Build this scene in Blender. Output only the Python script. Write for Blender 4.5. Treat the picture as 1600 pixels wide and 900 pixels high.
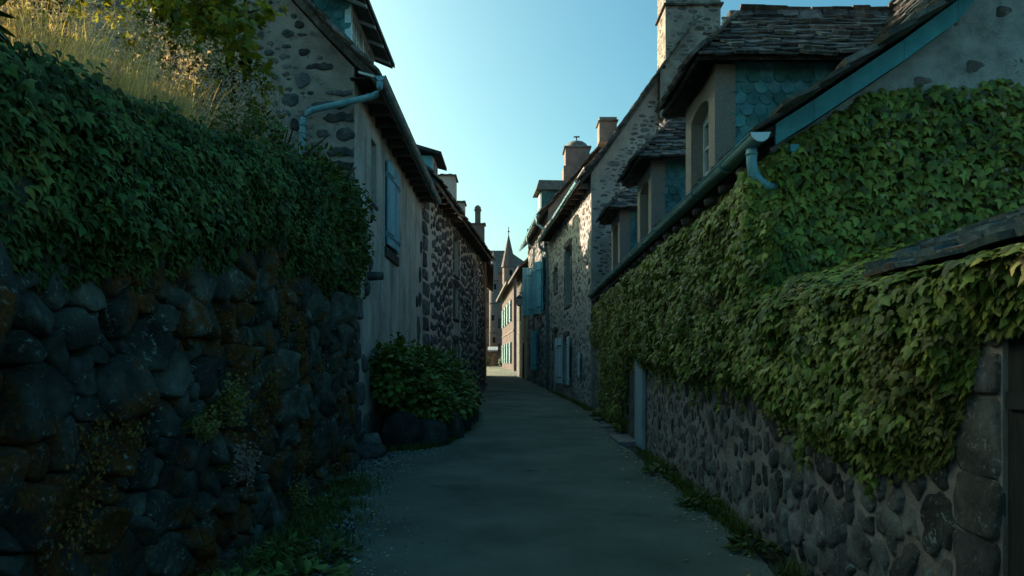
import bpy, math, random
import numpy as np
from mathutils import Vector, Matrix, noise as mn

for o in list(bpy.data.objects): bpy.data.objects.remove(o)
S = bpy.context.scene
C = S.collection
RNG = random.Random(7)
NR = np.random.default_rng(7)
R = math.radians

# ------------------------------------------------------------------ camera, sky, sun, exposure
cd = bpy.data.cameras.new('camera'); cam = bpy.data.objects.new('camera', cd); C.objects.link(cam)
cd.sensor_width = 36; cd.lens = 24.0; cd.shift_y = 113/1600; cd.clip_end = 3000; cd.clip_start = .05
cam.location = (0, 0, 1.6); cam.rotation_euler = (R(90), 0, 0)
S.camera = cam
SUN_EL, SUN_AZ = 22.0, -53.5           # azimuth clockwise from +Y (street direction)
W = bpy.data.worlds.new('World'); S.world = W; W.use_nodes = True
wn = W.node_tree; bg = wn.nodes['Background']
sky = wn.nodes.new('ShaderNodeTexSky'); sky.sky_type = 'NISHITA'; sky.sun_disc = False
sky.sun_elevation = R(SUN_EL); sky.sun_rotation = R(SUN_AZ % 360)
sky.air_density = 1.0; sky.dust_density = 4.0; sky.ozone_density = 3.0
sat = wn.nodes.new('ShaderNodeHueSaturation'); sat.inputs['Saturation'].default_value = 1.35
tint = wn.nodes.new('ShaderNodeMix'); tint.data_type = 'RGBA'; tint.blend_type = 'MULTIPLY'
tint.inputs[0].default_value = 1.0; tint.inputs[7].default_value = (.56, .75, .535, 1)
wn.links.new(sky.outputs[0], sat.inputs['Color']); wn.links.new(sat.outputs[0], tint.inputs[6]); wn.links.new(tint.outputs[2], bg.inputs[0])
bg.inputs[1].default_value = .10
sd = bpy.data.lights.new('sun', 'SUN'); sun = bpy.data.objects.new('sun', sd); C.objects.link(sun)
sd.energy = 2.9; sd.angle = R(.5); sd.color = (1.0, .78, .62)
sdir = Vector((math.sin(R(SUN_AZ))*math.cos(R(SUN_EL)), math.cos(R(SUN_AZ))*math.cos(R(SUN_EL)), math.sin(R(SUN_EL))))
sun.rotation_euler = (-sdir).to_track_quat('-Z', 'Y').to_euler(); sun.location = sdir*60
S.view_settings.view_transform = 'Standard'; S.view_settings.look = 'None'
S.view_settings.exposure = 1.95; S.view_settings.gamma = 1.0
S.render.engine = 'CYCLES'
S.cycles.max_bounces = 10; S.cycles.diffuse_bounces = 8; S.cycles.transparent_max_bounces = 4
S.cycles.use_denoising = True

# ------------------------------------------------------------------ materials
def M(name, cols, scale=5, rough=.88, bump=.5, bscale=22, piece=.3, spots=None, moss=None, spec=.3, trans=0, stretch=None, bdist=.02, streak=None):
    m = bpy.data.materials.new(name); m.use_nodes = True
    t = m.node_tree; N = t.nodes; L = t.links.new
    p = N['Principled BSDF']; p.inputs['Roughness'].default_value = rough; p.inputs['Specular IOR Level'].default_value = spec
    g = N.new('ShaderNodeNewGeometry'); pos = g.outputs['Position']
    if stretch:
        mp = N.new('ShaderNodeMapping'); mp.inputs['Scale'].default_value = stretch; L(pos, mp.inputs[0]); vec = mp.outputs[0]
    else: vec = pos
    def noise(sc, det=6, v=vec, ro=.6):
        n = N.new('ShaderNodeTexNoise'); n.inputs['Scale'].default_value = sc; n.inputs['Detail'].default_value = det
        n.inputs['Roughness'].default_value = ro; L(v, n.inputs['Vector']); return n.outputs['Fac']
    def ramp(fac, stops):
        r = N.new('ShaderNodeValToRGB'); e = r.color_ramp.elements
        while len(e) < len(stops): e.new(.5)
        for k, (x, c) in enumerate(stops):
            e[k].position = x; e[k].color = (*c, 1) if not isinstance(c, (int, float)) else (c, c, c, 1)
        L(fac, r.inputs[0]); return r.outputs[0]
    def mix(a, b, fac, mode='MIX'):
        x = N.new('ShaderNodeMix'); x.data_type = 'RGBA'; x.blend_type = mode
        for s, i in ((a, 6), (b, 7), (fac, 0)):
            if isinstance(s, tuple): x.inputs[i].default_value = (*s, 1)
            elif isinstance(s, (int, float)): x.inputs[i].default_value = s
            else: L(s, x.inputs[i])
        return x.outputs[2]
    k = len(cols)
    col = ramp(noise(scale), [(.32+.36*i/max(1, k-1), c) for i, c in enumerate(cols)])
    if piece:
        oi = N.new('ShaderNodeObjectInfo')
        a = N.new('ShaderNodeMath'); a.operation = 'ADD'; L(oi.outputs['Random'], a.inputs[0]); L(g.outputs['Random Per Island'], a.inputs[1])
        f = N.new('ShaderNodeMath'); f.operation = 'FRACT'; L(a.outputs[0], f.inputs[0])
        hs = N.new('ShaderNodeHueSaturation'); L(col, hs.inputs['Color'])
        mr = N.new('ShaderNodeMapRange'); mr.inputs[3].default_value = 1-piece; mr.inputs[4].default_value = 1+piece*1.3; L(f.outputs[0], mr.inputs[0]); L(mr.outputs[0], hs.inputs['Value'])
        f2 = N.new('ShaderNodeMath'); f2.operation = 'MULTIPLY'; f2.inputs[1].default_value = 7.31; L(f.outputs[0], f2.inputs[0])
        f3 = N.new('ShaderNodeMath'); f3.operation = 'FRACT'; L(f2.outputs[0], f3.inputs[0])
        m2 = N.new('ShaderNodeMapRange'); m2.inputs[3].default_value = .5-.03*min(1, piece*2); m2.inputs[4].default_value = .5+.03*min(1, piece*2); L(f3.outputs[0], m2.inputs[0]); L(m2.outputs[0], hs.inputs['Hue'])
        col = hs.outputs[0]
    if streak:
        sc, th, am = streak[1], streak[2], streak[3]
        mp2 = N.new('ShaderNodeMapping'); mp2.inputs['Scale'].default_value = (sc, sc, sc*.18); L(pos, mp2.inputs[0])
        fac = ramp(noise(1.0, 8, mp2.outputs[0]), [(th, 0), (th+.15, am)]); col = mix(col, streak[0], fac)
    if moss:
        fac = ramp(noise(moss[2], 9, pos, .68), [(moss[1], 0), (moss[1]+.07, 1)])
        mc = ramp(noise(40, 3), [(.35, tuple(c*.5 for c in moss[0])), (.65, tuple(c*1.3 for c in moss[0]))])
        col = mix(col, mc, fac)
    if spots:
        fac = ramp(noise(spots[2], 5, pos, .75), [(spots[1], 0), (spots[1]+.05, .85)])
        f2 = ramp(noise(spots[2]*.18, 3, pos), [(.42, 0), (.6, 1)])
        f3 = mix(fac, f2, 1.0, 'MULTIPLY'); col = mix(col, spots[0], f3)
    L(col, p.inputs['Base Color'])
    if bump:
        b = N.new('ShaderNodeBump'); b.inputs['Strength'].default_value = bump; b.inputs['Distance'].default_value = bdist
        L(noise(bscale, 9, vec, .7), b.inputs['Height']); L(b.outputs[0], p.inputs['Normal'])
    if trans:
        tr = N.new('ShaderNodeBsdfTranslucent'); L(mix(col, (1.3, 1.25, .5), 1.0, 'MULTIPLY'), tr.inputs[0])
        ms = N.new('ShaderNodeMixShader'); ms.inputs[0].default_value = trans
        L(p.outputs[0], ms.inputs[1]); L(tr.outputs[0], ms.inputs[2]); L(ms.outputs[0], N['Material Output'].inputs[0])
    return m

LICH = (.30, .36, .34)
m_asph = M('asphalt', [(.105, .118, .082), (.165, .182, .130), (.225, .240, .180)], .7, .88, .9, 80, 0, spots=((.40, .40, .33), .60, 60), moss=((.10, .11, .078), .60, .8), bdist=.02)
m_earth = M('earth', [(.03, .034, .026), (.07, .07, .05)], 3, .95, .8, 40, 0, spots=((.18, .18, .16), .62, 40))
m_gravel = M('gravel', [(.18, .19, .17), (.34, .33, .30)], 4, .9, .3, 30, .6)
m_boulder = M('basalt_boulder', [(.020, .026, .021), (.065, .080, .066), (.16, .18, .150)], 3.2, .92, 1.0, 11, .5, spots=((.42, .50, .43), .575, 22), moss=((.17, .072, .013), .495, 1.25), bdist=.09)
m_boulder_clean = M('basalt', [(.02, .025, .022), (.055, .065, .058), (.11, .12, .105)], 4.5, .9, 1.0, 14, .4, spots=((.28, .33, .30), .59, 24), moss=((.09, .06, .018), .60, 2.2), bdist=.06)
m_joint = M('earth_joint', [(.012, .012, .009), (.035, .026, .014)], 6, .95, 1.0, 30, 0)
m_mort_pink = M('pink_mortar', [(.36, .24, .185), (.52, .38, .30), (.58, .47, .40)], 3, .95, 1.0, 30, 0, spots=((.17, .14, .115), .60, 12), bdist=.04)
m_stone_r = M('wall_stone', [(.090, .074, .062), (.225, .185, .155), (.38, .33, .285)], 4, .93, 1.0, 14, .6, spots=((.55, .55, .48), .56, 24), moss=((.27, .14, .045), .65, 1.9), bdist=.08)
m_mort_grey = M('grey_mortar', [(.35, .28, .235), (.47, .385, .325), (.54, .455, .39)], 2.2, .95, .9, 40, 0, spots=((.18, .16, .14), .60, 9))
m_mort_k = M('warm_grey_mortar', [(.25, .205, .165), (.37, .305, .25), (.46, .39, .325)], 2.6, .95, 1.0, 28, 0, spots=((.12, .105, .09), .55, 7), bdist=.04)
m_stone_g = M('gable_stone', [(.085, .078, .07), (.155, .140, .125), (.25, .22, .19)], 7, .9, .8, 26, .5, spots=((.36, .37, .33), .62, 24))
m_stone_b = M('grey_stone', [(.15, .145, .13), (.25, .24, .215), (.36, .345, .31)], 7, .9, .9, 24, .5, spots=((.48, .48, .43), .62, 20), bdist=.03)
m_blue_old = M('old_blue_paint', [(.10, .33, .40), (.17, .44, .51)], 5, .65, .4, 30, .12, spots=((.40, .46, .44), .60, 12), streak=((.10, .20, .22), 5, .52, .7))
m_pinkf = M('pink_blossom', [(.20, .15, .13), (.30, .23, .20)], 10, .9, 0, 10, .3, trans=.2)
m_door_blue = M('faded_blue_paint', [(.30, .42, .45), (.40, .51, .53)], 7, .7, .3, 30, .08, spots=((.16, .18, .17), .60, 16), streak=((.18, .24, .25), 4, .52, .7))
m_stone_d = M('dark_basalt', [(.042, .046, .045), (.088, .092, .088), (.15, .152, .142)], 7, .88, 1.0, 24, .5, spots=((.26, .28, .25), .60, 24), bdist=.04)
m_mort_pale = M('pale_mortar', [(.40, .375, .335), (.55, .525, .475)], 2.5, .95, .8, 40, 0, spots=((.2, .19, .17), .58, 8))
m_stucco = M('old_stucco', [(.36, .335, .285), (.51, .48, .415), (.62, .585, .51)], 1.4, .95, .9, 24, 0, spots=((.18, .17, .145), .57, 7), streak=((.21, .21, .185), 2.2, .50, .8), bdist=.03)
m_rough = M('roughcast', [(.27, .225, .19), (.40, .34, .295), (.52, .45, .39)], 60, .95, 1.0, 110, 0, bdist=.03)
m_render = M('gable_render', [(.34, .32, .29), (.54, .51, .47), (.66, .63, .585)], 5, .95, 1.0, 50, 0, spots=((.10, .08, .055), .60, 6), moss=((.10, .07, .04), .655, 2.2), bdist=.035)
m_lauze = M('stone_slate', [(.055, .053, .048), (.115, .108, .098), (.20, .185, .165)], 8, .85, .9, 28, .55, spots=((.36, .36, .31), .57, 22), moss=((.12, .09, .04), .61, 3), bdist=.03)
m_lauze_b = M('blue_slate', [(.05, .07, .075), (.095, .125, .13), (.16, .19, .19)], 8, .7, .9, 22, .5, spots=((.42, .40, .34), .58, 11), moss=((.26, .085, .05), .585, 3.2), bdist=.03)
m_scale = M('slate_scale', [(.035, .14, .15), (.07, .22, .225), (.12, .29, .285)], 8, .6, .5, 30, .4, spots=((.22, .16, .10), .66, 14))
m_wood_dk = M('dark_wood', [(.018, .015, .013), (.04, .033, .028)], 3, .8, .6, 12, .3, stretch=(14, 14, 1.2))
m_wood_rafter = M('weathered_rafter', [(.05, .042, .036), (.10, .088, .075)], 3, .85, .6, 20, .3)
m_zinc = M('zinc', [(.09, .25, .28), (.15, .34, .375), (.22, .42, .45)], 7, .5, .25, 40, .08, spec=.5, spots=((.35, .44, .44), .61, 16), streak=((.07, .15, .165), 3, .53, .7))
m_blue = M('blue_paint', [(.18, .56, .64), (.30, .68, .74)], 5, .6, .3, 30, .12, spots=((.50, .60, .56), .65, 14), streak=((.14, .36, .40), 4, .60, .5))
m_teal = M('teal_board', [(.05, .24, .27), (.085, .33, .355)], 6, .55, .3, 30, .12, spots=((.25, .36, .36), .63, 14), streak=((.04, .14, .155), 3, .55, .7))
m_skyblue = M('pale_blue_paint', [(.60, .78, .80), (.72, .86, .86)], 7, .65, .25, 30, .08, spots=((.25, .30, .28), .66, 16), streak=((.38, .50, .50), 4, .60, .6))
m_white = M('white_paint', [(.5, .55, .55), (.62, .66, .65)], 8, .6, .2, 30, .05)
m_glass = M('window_glass', [(.015, .022, .025), (.03, .04, .042)], 2, .08, 0, 10, 0, spec=.6)
m_black = M('dark_interior', [(.008, .008, .008), (.014, .013, .012)], 2, .95, 0, 10, 0)
m_warm = M('warm_render', [(.26, .13, .085), (.36, .20, .14)], 3, .95, .6, 30, 0, spots=((.12, .08, .06), .6, 8))
m_pale = M('pale_stone', [(.105, .078, .070), (.14, .11, .10)], 2, .95, .4, 20, .1, spots=((.06, .045, .04), .6, 5))
m_castle = M('castle_stone', [(.17, .13, .11), (.25, .195, .17)], 3, .95, .5, 20, .15)
m_brick = M('brick', [(.16, .085, .06), (.24, .14, .10)], 9, .9, .6, 30, .3)
m_iron = M('iron', [(.02, .022, .022), (.04, .042, .04)], 8, .6, .2, 30, 0)
m_terra = M('terracotta', [(.18, .085, .05), (.26, .13, .08)], 8, .85, .3, 30, 0)
m_lglass = M('lantern_glass', [(.45, .50, .50), (.55, .6, .6)], 3, .25, 0, 10, 0)
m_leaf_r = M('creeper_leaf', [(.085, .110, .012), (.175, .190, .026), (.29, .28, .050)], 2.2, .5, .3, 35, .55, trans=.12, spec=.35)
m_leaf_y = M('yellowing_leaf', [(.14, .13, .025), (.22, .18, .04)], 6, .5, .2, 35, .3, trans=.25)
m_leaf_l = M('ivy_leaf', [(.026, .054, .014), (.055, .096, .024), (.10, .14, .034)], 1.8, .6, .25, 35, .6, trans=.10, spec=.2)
m_leaf_s = M('shrub_leaf', [(.040, .070, .015), (.075, .110, .022), (.115, .145, .03)], 3, .55, .2, 35, .45, trans=.2, spec=.25)
m_leaf_h = M('bush_leaf', [(.070, .110, .016), (.12, .165, .028), (.17, .21, .04)], 3, .5, .2, 35, .5, trans=.15, spec=.25)
m_flower = M('green_flower', [(.22, .25, .07), (.34, .34, .13)], 20, .8, .4, 60, .3)
m_leaf_m = M('maple_leaf', [(.12, .14, .018), (.21, .22, .03), (.33, .28, .05)], 2, .5, .2, 35, .45, trans=.5)
m_bark = M('bark', [(.035, .028, .022), (.075, .06, .048)], 8, .9, .7, 30, .2)
m_dry = M('dry_grass', [(.36, .27, .12), (.56, .44, .23), (.68, .57, .36)], 2.2, .8, 0, 10, .4, trans=.4)
m_green = M('green_grass', [(.08, .105, .022), (.14, .17, .04)], 3, .7, 0, 10, .45, trans=.3)
m_seed = M('seed_head', [(.42, .33, .29), (.58, .48, .43)], 10, .9, 0, 10, .3, trans=.35)
m_moss = M('moss_tuft', [(.13, .068, .014), (.22, .12, .028)], 12, .95, .5, 60, .5)
m_sedum = M('red_sedum', [(.26, .04, .05), (.34, .08, .06)], 10, .8, .3, 40, .4)

# ------------------------------------------------------------------ object helpers
WORLD = {}                                     # world location of every Empty used as a thing's root
def tag(o, label=None, cat=None, group=None, kind=None):
    if label: o['label'] = label
    if cat: o['category'] = cat
    if group: o['group'] = group
    if kind: o['kind'] = kind
    return o
def thing(name, label, cat, loc, group=None):
    o = bpy.data.objects.new(name, None); o.location = loc; o.empty_display_size = .2; C.objects.link(o)
    WORLD[o] = Vector(loc); return tag(o, label, cat, group)
def adopt(o, parent):
    if parent is not None:
        o.parent = parent
        o.matrix_parent_inverse = Matrix.Translation(-WORLD[parent]) if parent in WORLD else Matrix.Identity(4)
    return o
def link(name, me, parent=None, loc=None):
    o = bpy.data.objects.new(name, me); C.objects.link(o)
    if loc is not None: o.location = loc
    if parent is not None and loc is not None and parent not in WORLD: pass
    return adopt(o, parent)
def V3(a): return np.array(a, float)
class MB:
    def __init__(s): s.v = []; s.f = []; s.mi = []
    def poly(s, pts, mi=0):
        n = len(s.v); s.v += [tuple(map(float, p)) for p in pts]; s.f.append(tuple(range(n, n+len(pts)))); s.mi.append(mi)
    def raw(s, vs, fs, mi=0):
        n = len(s.v); s.v += [tuple(map(float, p)) for p in vs]; s.f += [tuple(i+n for i in f) for f in fs]; s.mi += [mi]*len(fs)
    def hexa(s, p, mi=0):                       # 8 corners: bottom ring then top ring
        s.raw(p, [(3, 2, 1, 0), (4, 5, 6, 7), (0, 1, 5, 4), (1, 2, 6, 5), (2, 3, 7, 6), (3, 0, 4, 7)], mi)
    def box(s, x0, x1, y0, y1, z0, z1, mi=0):
        s.hexa([(x0, y0, z0), (x1, y0, z0), (x1, y1, z0), (x0, y1, z0), (x0, y0, z1), (x1, y0, z1), (x1, y1, z1), (x0, y1, z1)], mi)
    def fbox(s, F, u0, u1, v0, v1, w0, w1, mi=0):   # box in a frame
        s.hexa([F(u0, v0, w0), F(u1, v0, w0), F(u1, v1, w0), F(u0, v1, w0), F(u0, v0, w1), F(u1, v0, w1), F(u1, v1, w1), F(u0, v1, w1)], mi)
    def tube(s, pts, r, n=8, mi=0, cap=True):
        pts = [Vector(p) for p in pts]; rs = r if isinstance(r, (list, tuple)) else [r]*len(pts); base = len(s.v)
        for i, p in enumerate(pts):
            d = (pts[min(i+1, len(pts)-1)]-pts[max(i-1, 0)]).normalized()
            a = Vector((0, 0, 1)) if abs(d.z) < .9 else Vector((1, 0, 0))
            x = d.cross(a).normalized(); y = d.cross(x)
            for k in range(n):
                t = 2*math.pi*k/n; q = p + x*math.cos(t)*rs[i] + y*math.sin(t)*rs[i]; s.v.append(tuple(q))
        for i in range(len(pts)-1):
            for k in range(n):
                a, b = base+i*n+k, base+i*n+(k+1) % n; s.f.append((a, b, b+n, a+n)); s.mi.append(mi)
        if cap:
            s.f.append(tuple(base+k for k in range(n))[::-1]); s.f.append(tuple(base+(len(pts)-1)*n+k for k in range(n))); s.mi += [mi, mi]
    def build(s, name, mats, parent=None, smooth=False, loc=None, kind=None, label=None, bevel=0):
        me = bpy.data.meshes.new(name); me.from_pydata(s.v, [], s.f)
        for m in (mats if isinstance(mats, (list, tuple)) else [mats]): me.materials.append(m)
        me.polygons.foreach_set('material_index', s.mi)
        if smooth: me.polygons.foreach_set('use_smooth', [True]*len(s.f))
        me.update(); o = link(name, me, parent, loc)
        if bevel:
            b = o.modifiers.new('bevel', 'BEVEL'); b.width = bevel; b.segments = 2; b.limit_method = 'ANGLE'
        if kind: o['kind'] = kind
        if label: o['label'] = label
        return o
def frame(O, U, Vv, Wn):
    O, U, Vv, Wn = V3(O), V3(U), V3(Vv), V3(Wn)
    def F(u, v, w=0.0): return O+U*u+Vv*v+Wn*w
    F.O, F.U, F.V, F.W = O, U, Vv, Wn
    return F
def nz(p, s=1.0, seed=0.0): return mn.noise(Vector((p[0]*s+seed, p[1]*s-seed*.7, (p[2] if len(p) > 2 else 0)*s+seed*.3)))
def px_of(p):                                    # picture size of one metre at p (for choosing which pieces show largest)
    return 1067/max(.5, p[1])
def in_view(p):
    if p[1] < .4: return False
    x = 800+1067*p[0]/p[1]; y = 563-1067*(p[2]-1.6)/p[1]; return -40 < x < 1640 and -40 < y < 940
GZ = [(-60, 0), (0, 0), (12, 0), (18, .13), (29, .31), (45, .5), (90, .85), (900, .9)]
def gz(y): return float(np.interp(y, [a for a, b in GZ], [b for a, b in GZ]))
def inside(poly, x, y):
    r = False; n = len(poly)
    for i in range(n):
        x0, y0 = poly[i]; x1, y1 = poly[(i+1) % n]
        if (y0 > y) != (y1 > y) and x < (x1-x0)*(y-y0)/(y1-y0)+x0: r = not r
    return r

# ---- stones
def scatter(u0, u1, v0, v1, rfun, seed, ar=1.0, tries=9000, maxn=1200):
    g = random.Random(seed); P = np.zeros((maxn, 3)); n = 0
    for _ in range(tries):
        u = g.uniform(u0, u1); v = g.uniform(v0, v1); r = rfun(u, v, g)
        if n:
            d = np.hypot((P[:n, 0]-u)/ar, P[:n, 1]-v)
            if (d < (P[:n, 2]+r)*.92).any(): continue
        P[n] = (u, v, r); n += 1
        if n >= maxn: break
    return P[:n].copy()
def cells(P, bounds, ar=1.0):
    """power cells of the discs P (u, v, r), u measured in units of ar"""
    Q = P.copy(); Q[:, 0] /= ar; u0, u1, v0, v1 = bounds; u0 /= ar; u1 /= ar; out = []
    for i in range(len(Q)):
        c = Q[i]; poly = [(max(u0, c[0]-3*c[2]-.1), max(v0, c[1]-3*c[2]-.1)), (min(u1, c[0]+3*c[2]+.1), max(v0, c[1]-3*c[2]-.1)), (min(u1, c[0]+3*c[2]+.1), min(v1, c[1]+3*c[2]+.1)), (max(u0, c[0]-3*c[2]-.1), min(v1, c[1]+3*c[2]+.1))]
        d2 = (Q[:, 0]-c[0])**2+(Q[:, 1]-c[1])**2
        for j in np.argsort(d2)[1:22]:
            q = Q[j]; a, b = q[0]-c[0], q[1]-c[1]
            k = .5*(q[0]**2+q[1]**2-q[2]**2-(c[0]**2+c[1]**2-c[2]**2)); new = []
            for s in range(len(poly)):
                A, B = poly[s], poly[(s+1) % len(poly)]; fa, fb = a*A[0]+b*A[1]-k, a*B[0]+b*B[1]-k
                if fa <= 0: new.append(A)
                if (fa <= 0) != (fb <= 0):
                    t = fa/(fa-fb); new.append((A[0]+(B[0]-A[0])*t, A[1]+(B[1]-A[1])*t))
            poly = new
            if len(poly) < 3: break
        if len(poly) >= 3: out.append(np.array(poly)*np.array([ar, 1.0]))
    return out
def chaikin(p, n=1):
    for _ in range(n):
        q = np.roll(p, -1, 0); a = p*.75+q*.25; b = p*.25+q*.75; r = np.empty((2*len(p), 2)); r[0::2] = a; r[1::2] = b; p = r
    return p
def merge_close(p, e):
    out = [p[0]]
    for q in p[1:]:
        if np.hypot(*(q-out[-1])) > e: out.append(q)
    if len(out) > 3 and np.hypot(*(out[0]-out[-1])) <= e: out.pop()
    return np.array(out)
def shrink(p, gap, k=1.0):
    c = p.mean(0); d = p-c; L = np.hypot(d[:, 0], d[:, 1])[:, None]; return c+d*np.clip(1-gap/np.maximum(L, 1e-4), .25, 1)*k
def jag(p, g, a):
    """halve every edge and push its middle in or out a little"""
    out = []
    for i in range(len(p)):
        q, r = p[i], p[(i+1) % len(p)]; L = np.hypot(*(r-q)); out.append(q); nn = np.array([-(r-q)[1], (r-q)[0]])/max(L, 1e-6)
        if L > .05: out.append((q+r)/2+nn*g.uniform(-a, a*.8)*min(1, L/.2))
    return np.array(out)
def stone_geo(F, poly, h, seed, rings=((1.0, -.25), (.93, .55), (.62, 1.0)), rough=.25, tilt=.25):
    c = poly.mean(0); n = len(poly); vs = []; fs = []; e = np.ptp(poly, axis=0); ta, tb = math.sin(seed*12.9)*tilt, math.sin(seed*7.7+1)*tilt
    for k, (s, w) in enumerate(rings):
        for q in poly:
            uv = c+(q-c)*s; P0 = F(uv[0], uv[1], 0)
            ns = nz(P0, 4.0, seed) if k else 0
            uv2 = uv+(q-c)*(.10*nz(P0, 6.0, seed+5) if 0 < k else 0)
            vs.append(F(uv2[0], uv2[1], h*(w+rough*ns+(ta*2*(uv[0]-c[0])/e[0]+tb*2*(uv[1]-c[1])/e[1] if k else 0))))
        if k:
            a = (k-1)*n; b = k*n
            fs += [(a+i, a+(i+1) % n, b+(i+1) % n, b+i) for i in range(n)]
    P0 = F(c[0], c[1], 0); vs.append(F(c[0], c[1], h*(1.05+rough*nz(P0, 4.0, seed)))); l = (len(rings)-1)*n
    fs += [(l+i, l+(i+1) % n, len(vs)-1) for i in range(n)]
    return vs, fs
FLAT = ((1.0, -.5), (.95, .62), (.72, 1.0))
class Stones:
    """collects stones of one thing; the 300 that show largest become parts, the rest one part of kind stuff"""
    def __init__(s): s.items = []
    def add(s, F, poly, h, mi=0, **k): s.items.append((F, poly, h, mi, k))
    def emit(s, parent, mats, name='stone', cap=295, smooth=True):
        def size(it):
            c = it[1].mean(0); P = it[0](c[0], c[1], 0); e = np.ptp(it[1], axis=0)
            return (math.sqrt(e[0]*e[1])*px_of(P) if in_view(P) else 0)
        its = sorted(s.items, key=size, reverse=True); rest = MB()
        if not isinstance(mats, (list, tuple)): mats = [mats]
        mats = list(mats)
        for i, it in enumerate(its):
            vs, fs = stone_geo(it[0], it[1], it[2], i*1.37, **it[4])
            if i < cap and size(it) > 6.5:
                c = np.mean(vs, 0); b = MB(); b.raw([np.array(v)-c for v in vs], fs); b.build(name, mats[it[3]], parent, smooth, loc=c)
            else: rest.raw(vs, fs, it[3])
        if rest.v: rest.build(name+'work', mats, parent, smooth, kind='stuff')
def fill_stones(ST, F, bounds, rfun, seed, gap, h, ar=1.0, keep=None, mi=0, ch=1, kk=1.0, maxn=1200, drop=0, P=None, tries=9000, jg=.022, **k):
    if P is None: P = scatter(*bounds, rfun, seed, ar, tries, maxn)
    g = random.Random(seed+1)
    for p in cells(P, bounds, ar):
        c = p.mean(0)
        if keep and not keep(c[0], c[1]): continue
        if keep and not all(keep(q[0]*.8+c[0]*.2, q[1]*.8+c[1]*.2) for q in p): continue
        if g.random() < drop: continue
        q = jag(jag(shrink(merge_close(p, .015), gap*g.uniform(.6, 1.8), kk*g.uniform(.80, 1.02)), g, jg), g, jg*.45); q = merge_close(chaikin(q, ch), .012)
        if len(q) < 5 or np.ptp(q, axis=0).min() < .03: continue
        hh = h(g) if callable(h) else h
        ST.add(F, q, hh*min(1.6, .5+np.ptp(q, axis=0).min()*2.5), mi if not callable(mi) else mi(g), **k)

# ---- roof slates
def plate(F, u, v, w, l, lift, th, g, scale=False):
    """one slate: lower edge at v, reaching up to v+l; its lower edge lifted off the surface"""
    j = lambda a: g.uniform(-a, a)
    if scale: out = [(-.5, 1.0), (-.5, .42), (-.44, .2), (-.28, .05), (0, 0), (.28, .05), (.44, .2), (.5, .42), (.5, 1.0)]
    else: out = [(-.5+j(.03), 1.0), (-.5+j(.05), .25+j(.1)), (-.36+j(.08), .03+j(.04)), (j(.1), -.03+j(.05)), (.36+j(.08), .03+j(.04)), (.5+j(.05), .25+j(.1)), (.5+j(.03), 1.0)]
    n = len(out); top = []; bot = []; sk = 0 if scale else j(.09); tw = 0 if scale else j(.012)
    for a, b in out:
        up = lift*(1-b)+.004+tw*a*2*(1-b); top.append(F(u+a*w+sk*(b-.5)*w, v+b*l+sk*a*l*.5, up+th)); bot.append(F(u+a*w+sk*(b-.5)*w, v+b*l+sk*a*l*.5, up))
    vs = top+bot; fs = [tuple(range(n))[::-1], tuple(range(n, 2*n))]+[(i, n+i, n+i+1, i+1)[::-1] for i in range(n-1)]
    return vs, fs
class Plates:
    def __init__(s): s.items = []
    def lay(s, F, La, Lb, w, e, g, keep=None, scale=False, lift=.03, th=.024, jit=.25, v0=-.02):
        v = v0; row = 0
        while v < Lb:
            u = -w*(.5 if row % 2 else 0)-g.uniform(0, w*jit)
            while u < La:
                ww = w*(1 if scale else g.uniform(.65, 1.45)); c = (u+ww/2, v+e*.6)
                if keep is None or keep(*c):
                    vs, fs = plate(F, u+ww/2, v+g.uniform(-1, 1)*e*(.04 if scale else .22), ww*(1.0 if scale else 1.04), e*1.9, lift*g.uniform(.7, 1.4), th*(1 if scale else g.uniform(.7, 1.7)), g, scale)
                    s.items.append((F(c[0], c[1], 0), vs, fs, ww))
                u += ww
            v += e*(1 if scale else g.uniform(.85, 1.15)); row += 1
    def emit(s, parent, mat, name, cap=295, minpx=7):
        its = sorted(s.items, key=lambda t: -(t[3]*px_of(t[0]) if in_view(t[0]) else 0)); rest = MB()
        for i, (c, vs, fs, ww) in enumerate(its):
            if i < cap and in_view(c) and ww*px_of(c) > minpx:
                b = MB(); b.raw([np.array(q)-c for q in vs], fs); b.build(name, mat, parent, loc=c)
            else: rest.raw(vs, fs)
        if rest.v: rest.build(name+'_courses', mat, parent, kind='stuff')

# ---- leaves
def leaf_shape(kind):
    if kind == 'creeper': o = [(0, .04), (.14, -.12), (.36, -.06), (.60, .30), (.33, .36), (.24, .56), (0, 1.05)]
    elif kind == 'ivy': o = [(0, .04), (.2, -.12), (.56, .20), (.26, .36), (.18, .60), (0, 1.05)]
    elif kind == 'maple': o = [(0, 0), (.22, -.05), (.56, .22), (.33, .36), (.50, .72), (.20, .62), (0, 1.0)]
    else: o = [(0, 0), (.20, .18), (.27, .42), (.19, .72), (0, 1.0)]
    pts = o+[(-x, y) for x, y in reversed(o[1:-1])]
    z = lambda x, y: .10-.42*abs(x)-.30*(y-.35)**2
    v = [(x, y, z(x, y)) for x, y in pts]+[(0, .38, .12)]
    n = len(pts); f = [(i, (i+1) % n, n) for i in range(n)]
    return np.array(v), np.array(f)
def orient(tip, nrm):
    y = tip/np.linalg.norm(tip, axis=1)[:, None]; z = nrm-(nrm*y).sum(1)[:, None]*y; z /= np.maximum(np.linalg.norm(z, axis=1), 1e-6)[:, None]
    x = np.cross(y, z); return np.stack([x, y, z], 2)
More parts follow.
